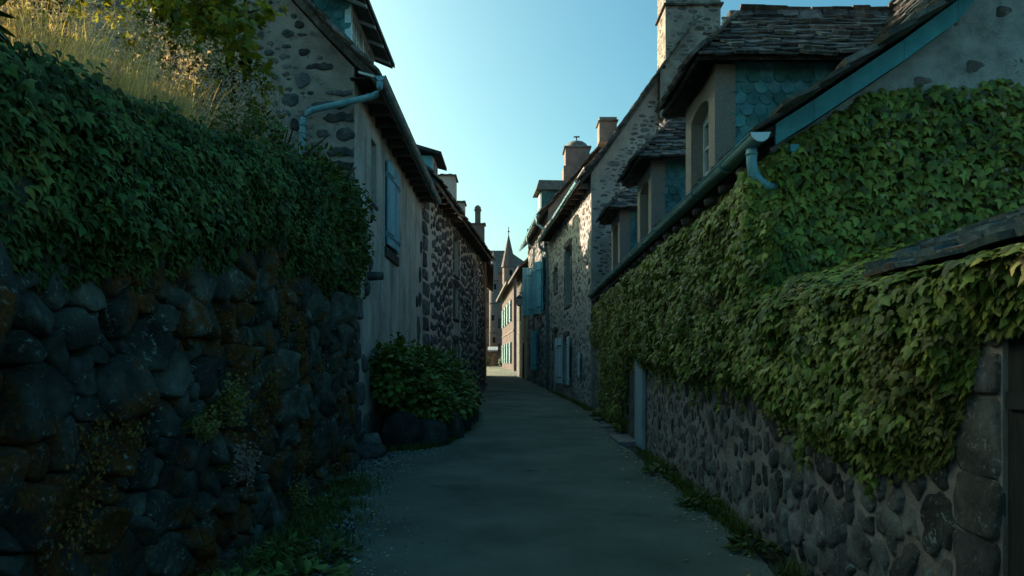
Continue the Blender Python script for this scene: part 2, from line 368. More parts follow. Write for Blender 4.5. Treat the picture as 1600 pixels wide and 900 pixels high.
def tri_mesh(name, v, f, mat, smooth=False):
    me = bpy.data.meshes.new(name); nv, nf = len(v), len(f)
    me.vertices.add(nv); me.vertices.foreach_set('co', v.astype(np.float32).ravel())
    me.loops.add(nf*3); me.loops.foreach_set('vertex_index', f.astype(np.int32).ravel())
    me.polygons.add(nf); me.polygons.foreach_set('loop_start', np.arange(0, nf*3, 3, dtype=np.int32))
    if smooth: me.polygons.foreach_set('use_smooth', np.ones(nf, bool))
    for m in (mat if isinstance(mat, (list, tuple)) else [mat]): me.materials.append(m)
    me.update(calc_edges=True); return me
LEAFME = {}
def foliage(parent, kind, pos, tip, nrm, size, mat, cap=0, piece_name='leaf', mass='foliage', width=1.0):
    sv, sf = leaf_shape(kind); sv = sv*np.array([width, 1, 1]); Mx = orient(tip, nrm); order = np.arange(len(pos))
    if cap:
        vis = np.array([in_view(p) for p in pos]); s = size*1067/np.maximum(pos[:, 1], .5)*np.where(vis, 1, 0)
        # the outermost leaves show; prefer those lying furthest out towards the viewer
        order = np.argsort(-s); key = (kind, mat.name, width)
        if key not in LEAFME: LEAFME[key] = tri_mesh('leaf', sv, sf, mat)
        for i in order[:cap]:
            o = bpy.data.objects.new(piece_name, LEAFME[key]); C.objects.link(o); adopt(o, parent)
            m = Matrix.Identity(4)
            for a in range(3):
                for b in range(3): m[a][b] = Mx[i, a, b]*size[i]
                m[a][3] = pos[i, a]
            o.matrix_basis = m
        order = order[cap:]
    if len(order):
        v = np.einsum('nij,kj->nki', Mx[order], sv)*size[order, None, None]+pos[order, None, :]
        f = sf[None]+(np.arange(len(order))*len(sv))[:, None, None]
        o = link(mass, tri_mesh(mass, v.reshape(-1, 3), f.reshape(-1, 3), mat), parent); o['kind'] = 'stuff'
def blades(name, pos, h, lean, mat, width=.006, parent=None, label=None, droop=.5):
    n = len(pos); a = NR.uniform(0, 2*np.pi, n); d = np.stack([np.cos(a), np.sin(a), 0*a], 1)*lean[:, None]; sx = np.stack([-np.sin(a), np.cos(a), 0*a], 1)*width
    if pos.shape[1] == 3: up = np.array([0, 0, 1.0])
    v = np.empty((n, 7, 3)); k = 0
    for t, wd in ((0, 1.0), (.4, .9), (.75, .6)):
        c = pos+d*h[:, None]*(t**1.7)+up*h[:, None]*(t-droop*lean[:, None]*t*t*.6)
        v[:, k] = c-sx*wd; v[:, k+1] = c+sx*wd; k += 2
    v[:, 6] = pos+d*h[:, None]+up*h[:, None]*(1-droop*lean[:, None]*.6)
    sf = np.array([(0, 1, 3), (0, 3, 2), (2, 3, 5), (2, 5, 4), (4, 5, 6)]); f = sf[None]+(np.arange(n)*7)[:, None, None]
    o = link(name, tri_mesh(name, v.reshape(-1, 3), f.reshape(-1, 3), mat), parent); o['kind'] = 'stuff'
    if label: o['label'] = label
    return o

# ------------------------------------------------------------------ ground, road
def strip(xs_of, ys, dz, name, mat, nx=8):
    b = MB(); rows = []
    for y in ys:
        x0, x1 = xs_of(y); rows.append([(x0+(x1-x0)*i/nx, y, gz(y)+dz(x0+(x1-x0)*i/nx, y)) for i in range(nx+1)])
    w = nx+1; vs = [p for r in rows for p in r]
    b.raw(vs, [(j*w+i, j*w+i+1, (j+1)*w+i+1, (j+1)*w+i) for j in range(len(rows)-1) for i in range(nx)])
    o = b.build(name, mat, None, True); o['kind'] = 'structure'; return o
strip(lambda y: (-600, 600), [-60, -5, 0, 6, 12, 15, 18, 22, 26, 29, 37, 45, 60, 75, 90, 200, 900], lambda x, y: -.012, 'ground', m_earth, 40)
RL = [(-20, -1.2), (5, -1.22), (6.2, -1.42), (7.2, -1.7), (8.5, -2.0), (10.5, -2.1), (12, -1.75), (15, -1.15), (19, -1.05), (35, -1.2), (40, -2.0), (50, -2.9), (100, -5)]
RR = [(-20, 1.8), (3, 1.85), (6, 2.02), (13, 2.08), (18, 2.1), (20.5, 2.1), (30.6, 1.42), (40, .75), (48, .2), (60, 1.2), (100, -.6)]
ip = lambda T, y: float(np.interp(y, [a for a, b in T], [b for a, b in T]))
strip(lambda y: (ip(RL, y)+.08*nz((y, 3), 1.3), ip(RR, y)+.06*nz((y, 9), 1.6)), list(np.arange(-8, 30, .5))+list(range(30, 101, 2)),
      lambda x, y: .006+.022*max(0, 1-(x/2.2)**2)+.008*nz((x, y), .9), 'road', m_asph, 14)
# loose gravel along the left edge of the road
b = MB(); g = random.Random(3)
for _ in range(2600):
    y = 4.5+8*g.random()**.9; e = ip(RL, y); x = e+abs(g.gauss(0, .45))*(1.1 if y > 8 else .8)-.35; r = g.uniform(.006, .02)*(1.7 if g.random() < .06 else 1); z = gz(y)+.014+.012*max(0, 1-(x/2.2)**2)
    b.raw([(x+r*math.cos(t)*g.uniform(.7, 1.2), y+r*math.sin(t)*g.uniform(.7, 1.2), z-.004) for t in (0, 1.6, 3.1, 4.7)]+[(x+g.uniform(-.3, .3)*r, y+g.uniform(-.3, .3)*r, z+r*.75)], [(0, 1, 4), (1, 2, 4), (2, 3, 4), (3, 0, 4)])
o = b.build('gravel', m_gravel); tag(o, 'pale loose gravel scattered along the left road edge', 'gravel', kind='stuff')

# ------------------------------------------------------------------ generic house pieces
UP = (0, 0, 1)
class House:
    def __init__(s, name, label, x, y, dirx, L, side, cat='house', base=-.3):
        u = Vector((dirx, 1, 0)).normalized(); s.U = V3(u); n = Vector((-u.y, u.x, 0)); s.N = V3(n if side > 0 else -n)   # street normal
        s.O = V3((x, y, 0)); s.L = L; s.base = base; s.side = side
        s.root = thing(name, label, cat, (x, y, gz(y)))
        s.F = frame(s.O, s.U, UP, s.N)                    # facade: u along the street, v up, w out
        gO = s.O; s.G = frame(gO, -s.N, UP, -s.U)         # near gable: u = depth from the street, v up, w towards the viewer
        s.ST = Stones(); s.holes = []
    def facade(s, z1, mat, openings=(), rev=.3, name='wall', u0=0, gable=None, gmat=None, thick=None, gname='gable_wall'):
        """front with openings (u0, u1, z0, z1[, arch]); reveals behind each one"""
        s.holes += [o[:4] for o in openings]
        us = sorted({u0, s.L, *[o[0] for o in openings], *[o[1] for o in openings]}); zs = sorted({s.base, z1, *[o[2] for o in openings], *[o[3] for o in openings]}); b = MB(); F = s.F
        for i in range(len(us)-1):
            for j in range(len(zs)-1):
                cu, cz = (us[i]+us[i+1])/2, (zs[j]+zs[j+1])/2
                if any(o[0] < cu < o[1] and o[2] < cz < o[3] for o in openings): continue
                b.poly([F(us[i], zs[j]), F(us[i+1], zs[j]), F(us[i+1], zs[j+1]), F(us[i], zs[j+1])])
        for o in openings:
            a, c, z0, zt = o[:4]
            for P, Q in (((a, z0), (a, zt)), ((a, zt), (c, zt)), ((c, zt), (c, z0)), ((c, z0), (a, z0))):
                b.poly([F(*P), F(*Q), F(*Q, -rev), F(*P, -rev)])
            if len(o) > 4:                                  # arched head: fill the two spandrels
                r = o[4]; m = (a+c)/2; hw = (c-a)/2; arc = [(m-hw*math.cos(t), zt-r+r*math.sin(t)) for t in np.linspace(0, math.pi, 13)]
                for k in range(12):
                    P, Q = arc[k], arc[k+1]; b.poly([F(P[0], P[1], .001), F(Q[0], Q[1], .001), F(Q[0], zt, .001), F(P[0], zt, .001)]); b.poly([F(P[0], P[1], .001), F(Q[0], Q[1], .001), F(Q[0], Q[1], -rev), F(P[0], P[1], -rev)])
        s.wall = b.build(name, mat, s.root)
        if gable:
            b = MB(); G = s.G
            for uu, flip in ((0, 1), (s.L, -1)):
                b.poly([G(w, z, -uu) for w, z in gable][::flip])
            b.poly([G(gable[-1][0], z, -uu) for uu, z in ((0, gable[-1][1]), (s.L, gable[-1][1]), (s.L, s.base), (0, s.base))])
            b.build(gname, gmat or mat, s.root)
    def free(s, m=.05):
        return lambda u, v: not any(o[0]-m < u < o[1]+m and o[2]-m < v < o[3]+m for o in s.holes)
    def roof(s, prof, u0, u1, th, mat, name='roof', edge=None):
        """prof: (depth behind the facade, z) from the street eave over the ridge; a slab of thickness th"""
        b = MB(); F = s.G
        P = lambda w, z, u: F(w, z, -u)
        for (a, c) in zip(prof, prof[1:]):
            b.hexa([P(a[0], a[1]-th, u0), P(a[0], a[1]-th, u1), P(c[0], c[1]-th, u1), P(c[0], c[1]-th, u0), P(a[0], a[1], u0), P(a[0], a[1], u1), P(c[0], c[1], u1), P(c[0], c[1], u0)])
        return b.build(name, mat, s.root)
    def slope_frame(s, a, c, u0):
        """planar frame on a roof facet from (w,z)=a up to c: u along the street, v up the slope"""
        A = s.G(a[0], a[1], -u0); B = s.G(c[0], c[1], -u0); vv = (B-A); L = np.linalg.norm(vv); vv = vv/L; nn = np.cross(s.U, vv); nn = nn if nn[2] > 0 else -nn
        return frame(A, s.U, vv, nn), L
    def box(s, name, u0, u1, z0, z1, w0, w1, mat, parent=None, bevel=0, label=None):
        b = MB(); b.fbox(s.F, u0, u1, z0, z1, w0, w1); return b.build(name, mat, parent or s.root, bevel=bevel, label=label)
    def window(s, u0, u1, z0, z1, depth=.22, mat=None, cols=2, rows=3, fw=.05, dark=False):
        F = s.F; mat = mat or m_white; b = MB(); d0, d1 = -depth-.05, -depth
        for a, c in ((u0, u0+fw), (u1-fw, u1)): b.fbox(F, a, c, z0, z1, d0, d1)
        for a, c in ((z0, z0+fw), (z1-fw, z1)): b.fbox(F, u0+fw, u1-fw, a, c, d0, d1-.002)
        for k in range(1, cols):
            m = u0+(u1-u0)*k/cols; b.fbox(F, m-fw*.45, m+fw*.45, z0+fw, z1-fw, d0, d1-.004)
        for k in range(1, rows):
            m = z0+(z1-z0)*k/rows; b.fbox(F, u0+fw, u1-fw, m-fw*.3, m+fw*.3, d0+.01, d1-.008)
        w = b.build('window', mat, s.root)
        for i in range(cols):
            b = MB(); a, c = u0+(u1-u0)*i/cols, u0+(u1-u0)*(i+1)/cols; b.fbox(F, a, c, z0+.01, z1-.01, d0-.012, d0+.004); b.build('pane', m_glass, w)
        return w
    def door(s, u0, u1, z0, z1, mat, depth=.25, planks=5, name='door'):
        b = MB(); n = planks
        for k in range(n):
            a = u0+(u1-u0)*k/n; b.fbox(s.F, a+.006, a+(u1-u0)/n-.006, z0, z1, -depth-.05, -depth+RNG.uniform(-.006, .004))
        b.fbox(s.F, u0, u1, z0, z1, -depth-.08, -depth-.03)
        d = b.build(name, mat, s.root)
        b = MB(); b.tube([s.F(u1-.12, z0+1.0, -depth), s.F(u1-.12, z0+1.0, -depth+.06)], .02, 8); b.tube([s.F(u1-.12, z0+1.0, -depth+.05), s.F(u1-.22, z0+1.0, -depth+.05)], .012, 8); b.build('handle', m_iron, d)
        return d
def surround(h, u0, u1, z0, z1, mat=None, wd=.2, proud=.03, sill=True):
    """dressed stones round an opening, each a part"""
    g = random.Random(int(u0*100)); F = h.F
    def piece(a, c, v0, v1, nm):
        p = np.array([(a, v0), (c, v0), (c, v1), (a, v1)]) ; q = chaikin(np.array([(a+.012, v0+.012), (c-.012, v0+.012), (c-.012, v1-.012), (a+.012, v1-.012)]), 1)
        h.ST.add(F, q, proud*g.uniform(.8, 1.5), 1, rings=((1.0, -.6), (.97, .8), (.8, 1.0)), rough=.12)
    for a, c in ((u0-wd, u0), (u1, u1+wd)):
        z = z0
        while z < z1-.02:
            hh = min(g.uniform(.28, .5), z1-z); e = g.uniform(-.04, .1)
            piece(a-(e if c == u0 else 0), c+(e if a == u1 else 0), z, z+hh, 'jamb'); z += hh
    piece(u0-wd-.06, u1+wd+.06, z1, z1+.26, 'lintel')
    if sill: piece(u0-wd, u1+wd, z0-.16, z0, 'sill')
    h.holes.append((u0-wd-.06, u1+wd+.06, z0-.16, z1+.26))
def shutter(parent, hinge, d, w, z0, z1, mat, n=5, th=.035, panel=False):
    d = V3((*d, 0)); d /= np.linalg.norm(d); nn = V3((-d[1], d[0], 0)); F = frame((hinge[0], hinge[1], 0), d, UP, nn); b = MB()
    for k in range(n): b.fbox(F, w*k/n+.004, w*(k+1)/n-.004, z0, z1, -th/2, th/2)
    for v in (z0+(z1-z0)*.13, z0+(z1-z0)*.83):
        b.fbox(F, .01, w-.01, v-.05, v+.05, -th/2-.022, -th/2); b.fbox(F, .01, w-.01, v-.05, v+.05, th/2, th/2+.022)
    if panel: b.fbox(F, .02, w-.02, (z0+z1)/2-.05, (z0+z1)/2+.05, th/2, th/2+.02)
    s = b.build('shutter', mat, parent, bevel=.004)
    b = MB()
    for v in (z0+(z1-z0)*.13, z0+(z1-z0)*.83): b.fbox(F, -.02, w*.6, v-.015, v+.015, th/2+.022, th/2+.028); b.fbox(F, -.02, w*.6, v-.015, v+.015, -th/2-.028, -th/2-.022)
    if parent in WORLD: b.build('hinge_strap', m_iron, s, kind='stuff')
    return s
def gutter(parent, A, B, r, mat, name='gutter', cap=True):
    A, B = Vector(A), Vector(B); d = (B-A).normalized(); x = d.cross(Vector((0, 0, 1))).normalized(); z = Vector((0, 0, 1)); b = MB(); n = 9
    rings = []
    for p, in ((A,), (B,)):
        for rr in (r, r-.006): rings.append([p+x*rr*math.cos(t)-z*rr*math.sin(t) for t in np.linspace(0, math.pi, n)])
    vs = [q for ring in rings for q in ring]; fs = []
    for k in range(n-1):
        fs += [(k, k+1, 2*n+k+1, 2*n+k), (n+k, n+k+1, 3*n+k+1, 3*n+k), (k, k+1, n+k+1, n+k), (2*n+k, 2*n+k+1, 3*n+k+1, 3*n+k)]
    fs += [(0, n, 3*n, 2*n), (n-1, 2*n-1, 4*n-1, 3*n-1)]
    if cap: fs += [tuple(range(n)), tuple(range(2*n, 3*n))]
    b.raw(vs, fs)
    L = (B-A).length; k = .9                                # beaded lip and brackets
    b.tube([A+x*r, B+x*r], .011, 6); b.tube([A-x*r, B-x*r], .008, 6)
    while k < L:
        p = A+d*k; ring = [p+x*(r+.006)*math.cos(t)-z*(r+.006)*math.sin(t) for t in np.linspace(0, math.pi, n)]; b.tube(ring, .008, 4); k += 1.1
    return b.build(name, mat, parent, True)
def chimney(h, x0, x1, y0, y1, z0, z1, mat, slabs=(), smat=None, ST=None, seed=1, rf=None, cap=None, pots=0, name='chimney'):
    b = MB(); b.box(x0, x1, y0, y1, z0, z1); ch = b.build(name, mat, h.root)
    for zz, o in slabs:
        b = MB(); g = random.Random(seed+int(zz*10)); n = 5
        for k in range(n):                                   # one course of rough slabs jutting out all round
            a = x0-o+(x1-x0+2*o)*k/n; c = x0-o+(x1-x0+2*o)*(k+1)/n; dz = g.uniform(-.02, .02); e = g.uniform(-.03, .05)
            b.box(a, c-.006, y0-o-e, y1+o, zz+dz, zz+dz+.055)
        b.build('slab_course', smat or m_lauze, ch)
    if ST is not None:
        keep = lambda u, v: True
        for F, wd in ((frame((x0, y0, 0), (1, 0, 0), UP, (0, -1, 0)), x1-x0), (frame((x0, y1, 0), (0, -1, 0), UP, (-1, 0, 0)), y1-y0), (frame((x1, y0, 0), (0, 1, 0), UP, (1, 0, 0)), y1-y0)):
            fill_stones(ST, F, (.02, wd-.02, z0+.05, z1-.03), rf or (lambda u, v, g: g.uniform(.035, .08)), seed, .016, lambda g: g.uniform(.003, .010), ar=2.3, maxn=400, drop=.35, tries=3000, kk=.9)
    return ch

# ------------------------------------------------------------------ LEFT: boulder retaining wall
WX = -2.4
lw = thing('retaining_wall', 'dark boulder retaining wall with brown moss below the hanging ivy', 'wall', (WX, 5, 0))
LT = [(-3, 2.6), (0, 2.7), (3.2, 2.9), (5.1, 3.2), (7.3, 3.6), (8.5, 3.85), (10.4, 4.0), (12, 4.1)]
ltop = lambda y: ip(LT, y)
b = MB()
ys = list(np.arange(-3, 10.01, .5))
for a, c in zip(ys, ys[1:]): b.hexa([(WX-.5, a, -.2), (WX-.02, a, -.2), (WX-.02, c, -.2), (WX-.5, c, -.2), (WX-.5, a, ltop(a)-.12), (WX-.12, a, ltop(a)-.12), (WX-.12, c, ltop(c)-.12), (WX-.5, c, ltop(c)-.12)])
b.build('wall_core', m_joint, lw)
# boulder centres read off the photograph (picture x, y, relative size), carried onto the wall plane
BC = [(60,150,62),(190,215,62),(320,170,68),(425,180,34),(505,165,64),(625,175,60),(682,110,32),(590,62,50),(720,150,44),(805,165,48),(865,245,52),(905,150,44),(940,235,46),
 (80,400,112),(310,375,102),(440,330,62),(548,340,66),(660,310,60),(765,325,66),(890,375,60),(810,420,44),(990,360,56),(1010,250,40),
 (430,460,44),(480,540,56),(585,520,60),(685,450,36),(735,520,44),(795,490,38),(890,530,72),(150,540,58),(270,560,66),(370,590,54),(55,720,100),(190,715,42),(268,770,66),(420,720,66),(520,655,52),
 (640,720,62),(550,790,54),(765,600,54),(870,690,66),(935,640,36),(700,810,54),(330,840,64),(820,770,50),(470,850,60),(130,850,70),(30,60,60),(150,70,60),(280,50,60),(420,70,52),(500,40,44),(780,50,46),(880,60,46),(960,90,44),(960,170,34),(960,430,50),(680,640,38),(610,620,36),(600,890,60),(240,900,60),(760,870,56),(890,800,50),(380,960,70),(60,930,90)]
P = []
for x, y, r in BC:
    px, py = x/1.8, 400+y/1.8; Y = 2.4*1067/(800-px); Z = 1.6-(py-563)*Y/1067
    P.append((Y, Z, r/1.8*Y/1067*.95))
g = random.Random(5)
P = np.array(P)
def add_pts(P, u0, u1, v0, v1, rr, tries):
    for _ in range(tries):
        u, v, r = g.uniform(u0, u1), g.uniform(v0, v1), g.uniform(*rr)
        if (np.hypot(P[:, 0]-u, P[:, 1]-v) > (P[:, 2]+r)*.88).all(): P = np.vstack([P, (u, v, r)])
    return P
P = add_pts(P, -2.5, 3.1, 0, 2.6, (.2, .32), 700); P = add_pts(P, 3, 10, 2.1, 3.9, (.15, .24), 700); P = add_pts(P, 3, 10, -.1, 2.6, (.10, .2), 900); P = add_pts(P, 3, 10, -.1, 2.6, (.045, .08), 1800)
LS = Stones(); FL = frame((WX, 0, 0), (0, 1, 0), UP, (1, 0, 0))
BIG = ((1.0, -.7), (1.0, .25), (.975, .70), (.91, .93), (.72, 1.0), (.40, 1.0))
for p in cells(P, (-2.6, 10.05, -.15, 3.9)):
    if p[:, 1].max() > ltop(p.mean(0)[0])-.05: continue
    q = jag(shrink(merge_close(p, .03), .010, 1.0), g, .035); q = merge_close(chaikin(q, 1), .02); s = np.ptp(q, axis=0).min()
    if s > .05 and len(q) > 5: LS.add(FL, q, min(.15, .05+s*.16)*g.uniform(.6, 1.4), 0, rings=BIG, rough=.75, tilt=.5)
# the wall's far end, turning away from the street
FE = frame((WX-1.3, 10.0, 0), (1, 0, 0), UP, (0, 1, 0))
fill_stones(LS, FE, (.0, 1.3, -.1, 3.6), lambda u, v, g: g.uniform(.14, .26), 4, .02, lambda g: .12, ch=2, rings=BIG)
LS.emit(lw, m_boulder)
# springy moss cushions on the boulders
def wall_tufts(name, cx, cz, su, sv, n, mat, hmin, hmax, wd, parent, off=.16):
    pos = np.stack([np.full(n, WX+off)+NR.normal(0, .02, n), cx+NR.normal(0, su, n), cz+NR.normal(0, sv, n)], 1)
    return blades(name, pos, NR.uniform(hmin, hmax, n), NR.uniform(.3, 1.2, n), mat, wd, parent)
for (px, py, s, n) in ((425, 610, .10, 500), (470, 525, .09, 420), (150, 705, .09, 380), (395, 560, .07, 260), (120, 820, .09, 300), (445, 500, .07, 260), (405, 660, .07, 240), (205, 690, .06, 200), (500, 575, .07, 200)):
    Y = 2.25*1067/(800-px); wall_tufts('moss', Y, 1.6-(py-563)*Y/1067, s, s*1.2, n, m_moss, .01, .035, .007, lw)

# garden behind the wall
def bank(x, y): return ltop(y)-.10+.14*(-2.6-x)+.06*nz((x, y), 1.1)
b = MB(); nxs = list(np.linspace(-2.52, -14, 24)); nys = list(np.linspace(-4, 11.25, 40)); w = len(nxs)
b.raw([(x, y, bank(x, y) if i else ltop(y)-.2) for y in nys for i, x in enumerate(nxs)], [(j*w+i, (j+1)*w+i, (j+1)*w+i+1, j*w+i+1) for j in range(len(nys)-1) for i in range(w-1)])
b.build('garden_bank', m_earth, None, True, kind='structure')
b = MB(); b.hexa([(-2.9, 10.1, -.2), (-14, 10.1, -.2), (-14, 11.25, -.2), (-2.9, 11.25, -.2), (-2.9, 10.1, 3.6), (-14, 10.1, 3.9), (-14, 11.25, 3.9), (-2.9, 11.25, 3.6)])
o = b.build('bank_slope', m_earth, None); o['kind'] = 'structure'

# ------------------------------------------------------------------ HOUSE with the blue scale dormers (right, ivy covered)
def dep(prof, h): return [(-0, 0)]
A = House('stone_house', 'ivy covered low stone house with three slate dormers above a long zinc gutter', 2.25, 5.95, .0186, 14.55, 1)
SA = .30                                                  # facade set-back of the profile
profA = [(-.16, 3.52), (.30, 3.80), (1.05, 4.30), (1.50, 4.63), (1.8, 5.0), (3.9, 7.5), (8.3, 2.4)]
doorsA = [(12.55, 13.65, .12, 2.12), (6.95, 7.95, -.05, 1.98)]
A.facade(3.55, m_mort_pink, doorsA, rev=.35, gable=None)
b = MB(); G = A.G
gp = [(0, A.base), (0, 3.45), (.30, 3.62), (1.05, 4.12), (1.50, 4.45), (1.8, 4.82), (3.9, 7.32), (7.6, 2.9), (7.6, A.base)]
b.poly([G(w, z) for w, z in gp][::-1]); b.poly([G(w, z, -A.L) for w, z in gp]); b.poly([G(7.6, z, -u) for u, z in ((0, A.base), (A.L, A.base), (A.L, 2.9), (0, 2.9))])
b.build('gable_wall', m_render, A.root)
A.door(12.55, 13.65, .12, 2.12, m_wood_dk, .3); A.door(6.95, 7.95, 0, 1.98, m_wood_dk, .32)
# bare stones showing through the render of the gable
for cx, cz, sx, sz in ((2.0, 4.62, .07, .05), (2.33, 4.72, .10, .06), (2.55, 4.25, .06, .04), (1.75, 4.15, .08, .05), (1.62, 4.55, .05, .05), (2.9, 4.5, .09, .07), (1.3, 4.02, .08, .04), (2.25, 4.1, .06, .05), (3.1, 4.15, .07, .05)):
    t = np.linspace(0, 2*np.pi, 9)[:-1]; q = np.stack([cx+sx*np.cos(t)*(1+.3*np.sin(3*t+cx)), cz+sz*np.sin(t)*(1+.2*np.cos(2*t+cz))], 1)
    A.ST.add(A.G, chaikin(jag(jag(q, RNG, .06), RNG, .03), 1), .008, 0)
lowA = lambda u, v: A.free(.04)(u, v) and v < 2.0+.6*(u > 11)
rsz = lambda u, v, g: g.choice([.05, .07, .09, .13, .16])*(1.25 if u < 2.2 else 1.0)
fill_stones(A.ST, A.F, (0, 14.5, -.1, 2.6), rsz, 12, .019, lambda g: g.uniform(.005, .020), ar=.85, keep=lowA, ch=1, maxn=1500, tries=14000, kk=.95, drop=.05, jg=.08, rings=FLAT, rough=.8, tilt=.5)
A.ST.emit(A.root, [m_stone_r, m_stone_g])
roofA = A.roof(profA, -.13, 14.62, .09, m_lauze)
PA = Plates()
for a, c, e in ((profA[0], profA[3], .15), (profA[3], profA[5], .17)):
    Fs, Ls = A.slope_frame(a, c, -.30); g = random.Random(21)
    if a is profA[0]:
        # the flare is curved: lay its rows on a frame lifted to the profile
        PA.lay(Fs, 14.9, Ls+.05, .30, e, g, lift=.035, th=.03)
    else: PA.lay(Fs, 14.9, min(Ls, 3.1), .30, e, g, lift=.035, th=.03)
PA.emit(roofA, m_lauze, 'slate')
# verge board and rafter tails
b = MB(); vb = [(-.02, 3.60), (.30, 3.80), (1.05, 4.30), (1.50, 4.63), (1.8, 5.0), (3.9, 7.5)]
for a, c in zip(vb, vb[1:]): b.hexa([A.G(a[0], a[1]-.18, .155), A.G(c[0], c[1]-.18, .155), A.G(c[0], c[1]-.18, .19), A.G(a[0], a[1]-.18, .19), A.G(a[0], a[1], .155), A.G(c[0], c[1], .155), A.G(c[0], c[1], .19), A.G(a[0], a[1], .19)])
b.build('verge_board', m_teal, A.root, bevel=.004)
b = MB(); b.fbox(A.G, .10, .17, 3.36, 3.42, .14, .20); b.build('board_end', m_teal, A.root)
g = random.Random(9)
for k in range(26):
    u = .35+k*.55+g.uniform(-.06, .06); b = MB(); r = g.uniform(.055, .085)
    b.tube([A.F(u, 3.42, -.2), A.F(u, 3.34, .10), A.F(u+g.uniform(-.02, .02), 3.31, .17)], [r, r, r*.72], 7); b.build('rafter', m_wood_rafter, A.root, True)
b = MB(); cq = A.F(-.335, 3.475, .20); b.poly([cq+A.N*.077*math.cos(t)-V3(UP)*.077*math.sin(t) for t in np.linspace(0, math.pi, 13)]); b.poly([cq-A.U*.012+A.N*.077*math.cos(t)-V3(UP)*.077*math.sin(t) for t in np.linspace(0, math.pi, 13)])
for t0, t1 in zip(np.linspace(0, math.pi, 13), np.linspace(0, math.pi, 13)[1:]): b.poly([cq+A.N*.077*math.cos(t0)-V3(UP)*.077*math.sin(t0), cq+A.N*.077*math.cos(t1)-V3(UP)*.077*math.sin(t1), cq-A.U*.012+A.N*.077*math.cos(t1)-V3(UP)*.077*math.sin(t1), cq-A.U*.012+A.N*.077*math.cos(t0)-V3(UP)*.077*math.sin(t0)])
b.build('gutter_end_cap', m_skyblue, A.root)
gut = gutter(A.root, A.F(-.33, 3.475, .20), A.F(14.55, 3.54, .20), .078, m_zinc)
b = MB(); p0 = A.F(-.12, 3.40, .2)
b.tube([p0, p0+V3((0, 0, -.10)), p0+V3((.01, 0, -.19)), p0+V3((.06, .0, -.27)), p0+V3((.13, .01, -.31)), p0+V3((.24, .02, -.325))], .045, 12); b.tube([p0+V3((0, 0, -.03)), p0+V3((0, 0, -.05))], .052, 12); b.tube([p0+V3((.12, .01, -.305)), p0+V3((.14, .01, -.312))], .052, 12)
b.build('downpipe', m_zinc, A.root, True)
b = MB(); b.fbox(A.F, 6.02, 6.90, .02, 1.90, .02, .065)
for k in range(4): b.fbox(A.F, 6.03+k*.22, 6.03+k*.22+.20, .03, 1.89, .065, .075)
b.build('open_door_leaf', m_door_blue, A.root, label='pale blue weathered door leaf folded back on the wall')
for u0, u1, o in ((12.4, 13.8, .42), (6.7, 8.1, .40)):
    b = MB(); b.fbox(A.F, u0, u1, -.1, .17 if u0 > 10 else .09, .03, o); b.build('doorstep', m_stone_g, A.root, bevel=.02)
b = MB(); g = random.Random(4)
for k in range(9):
    u = 8.3+k*.5; b.fbox(A.F, u, u+g.uniform(.3, .48), -.1, gz(u+6)+g.uniform(.03, .07), .05, g.uniform(.3, .46))
b.build('kerb_stones', m_stone_g, A.root, bevel=.03)

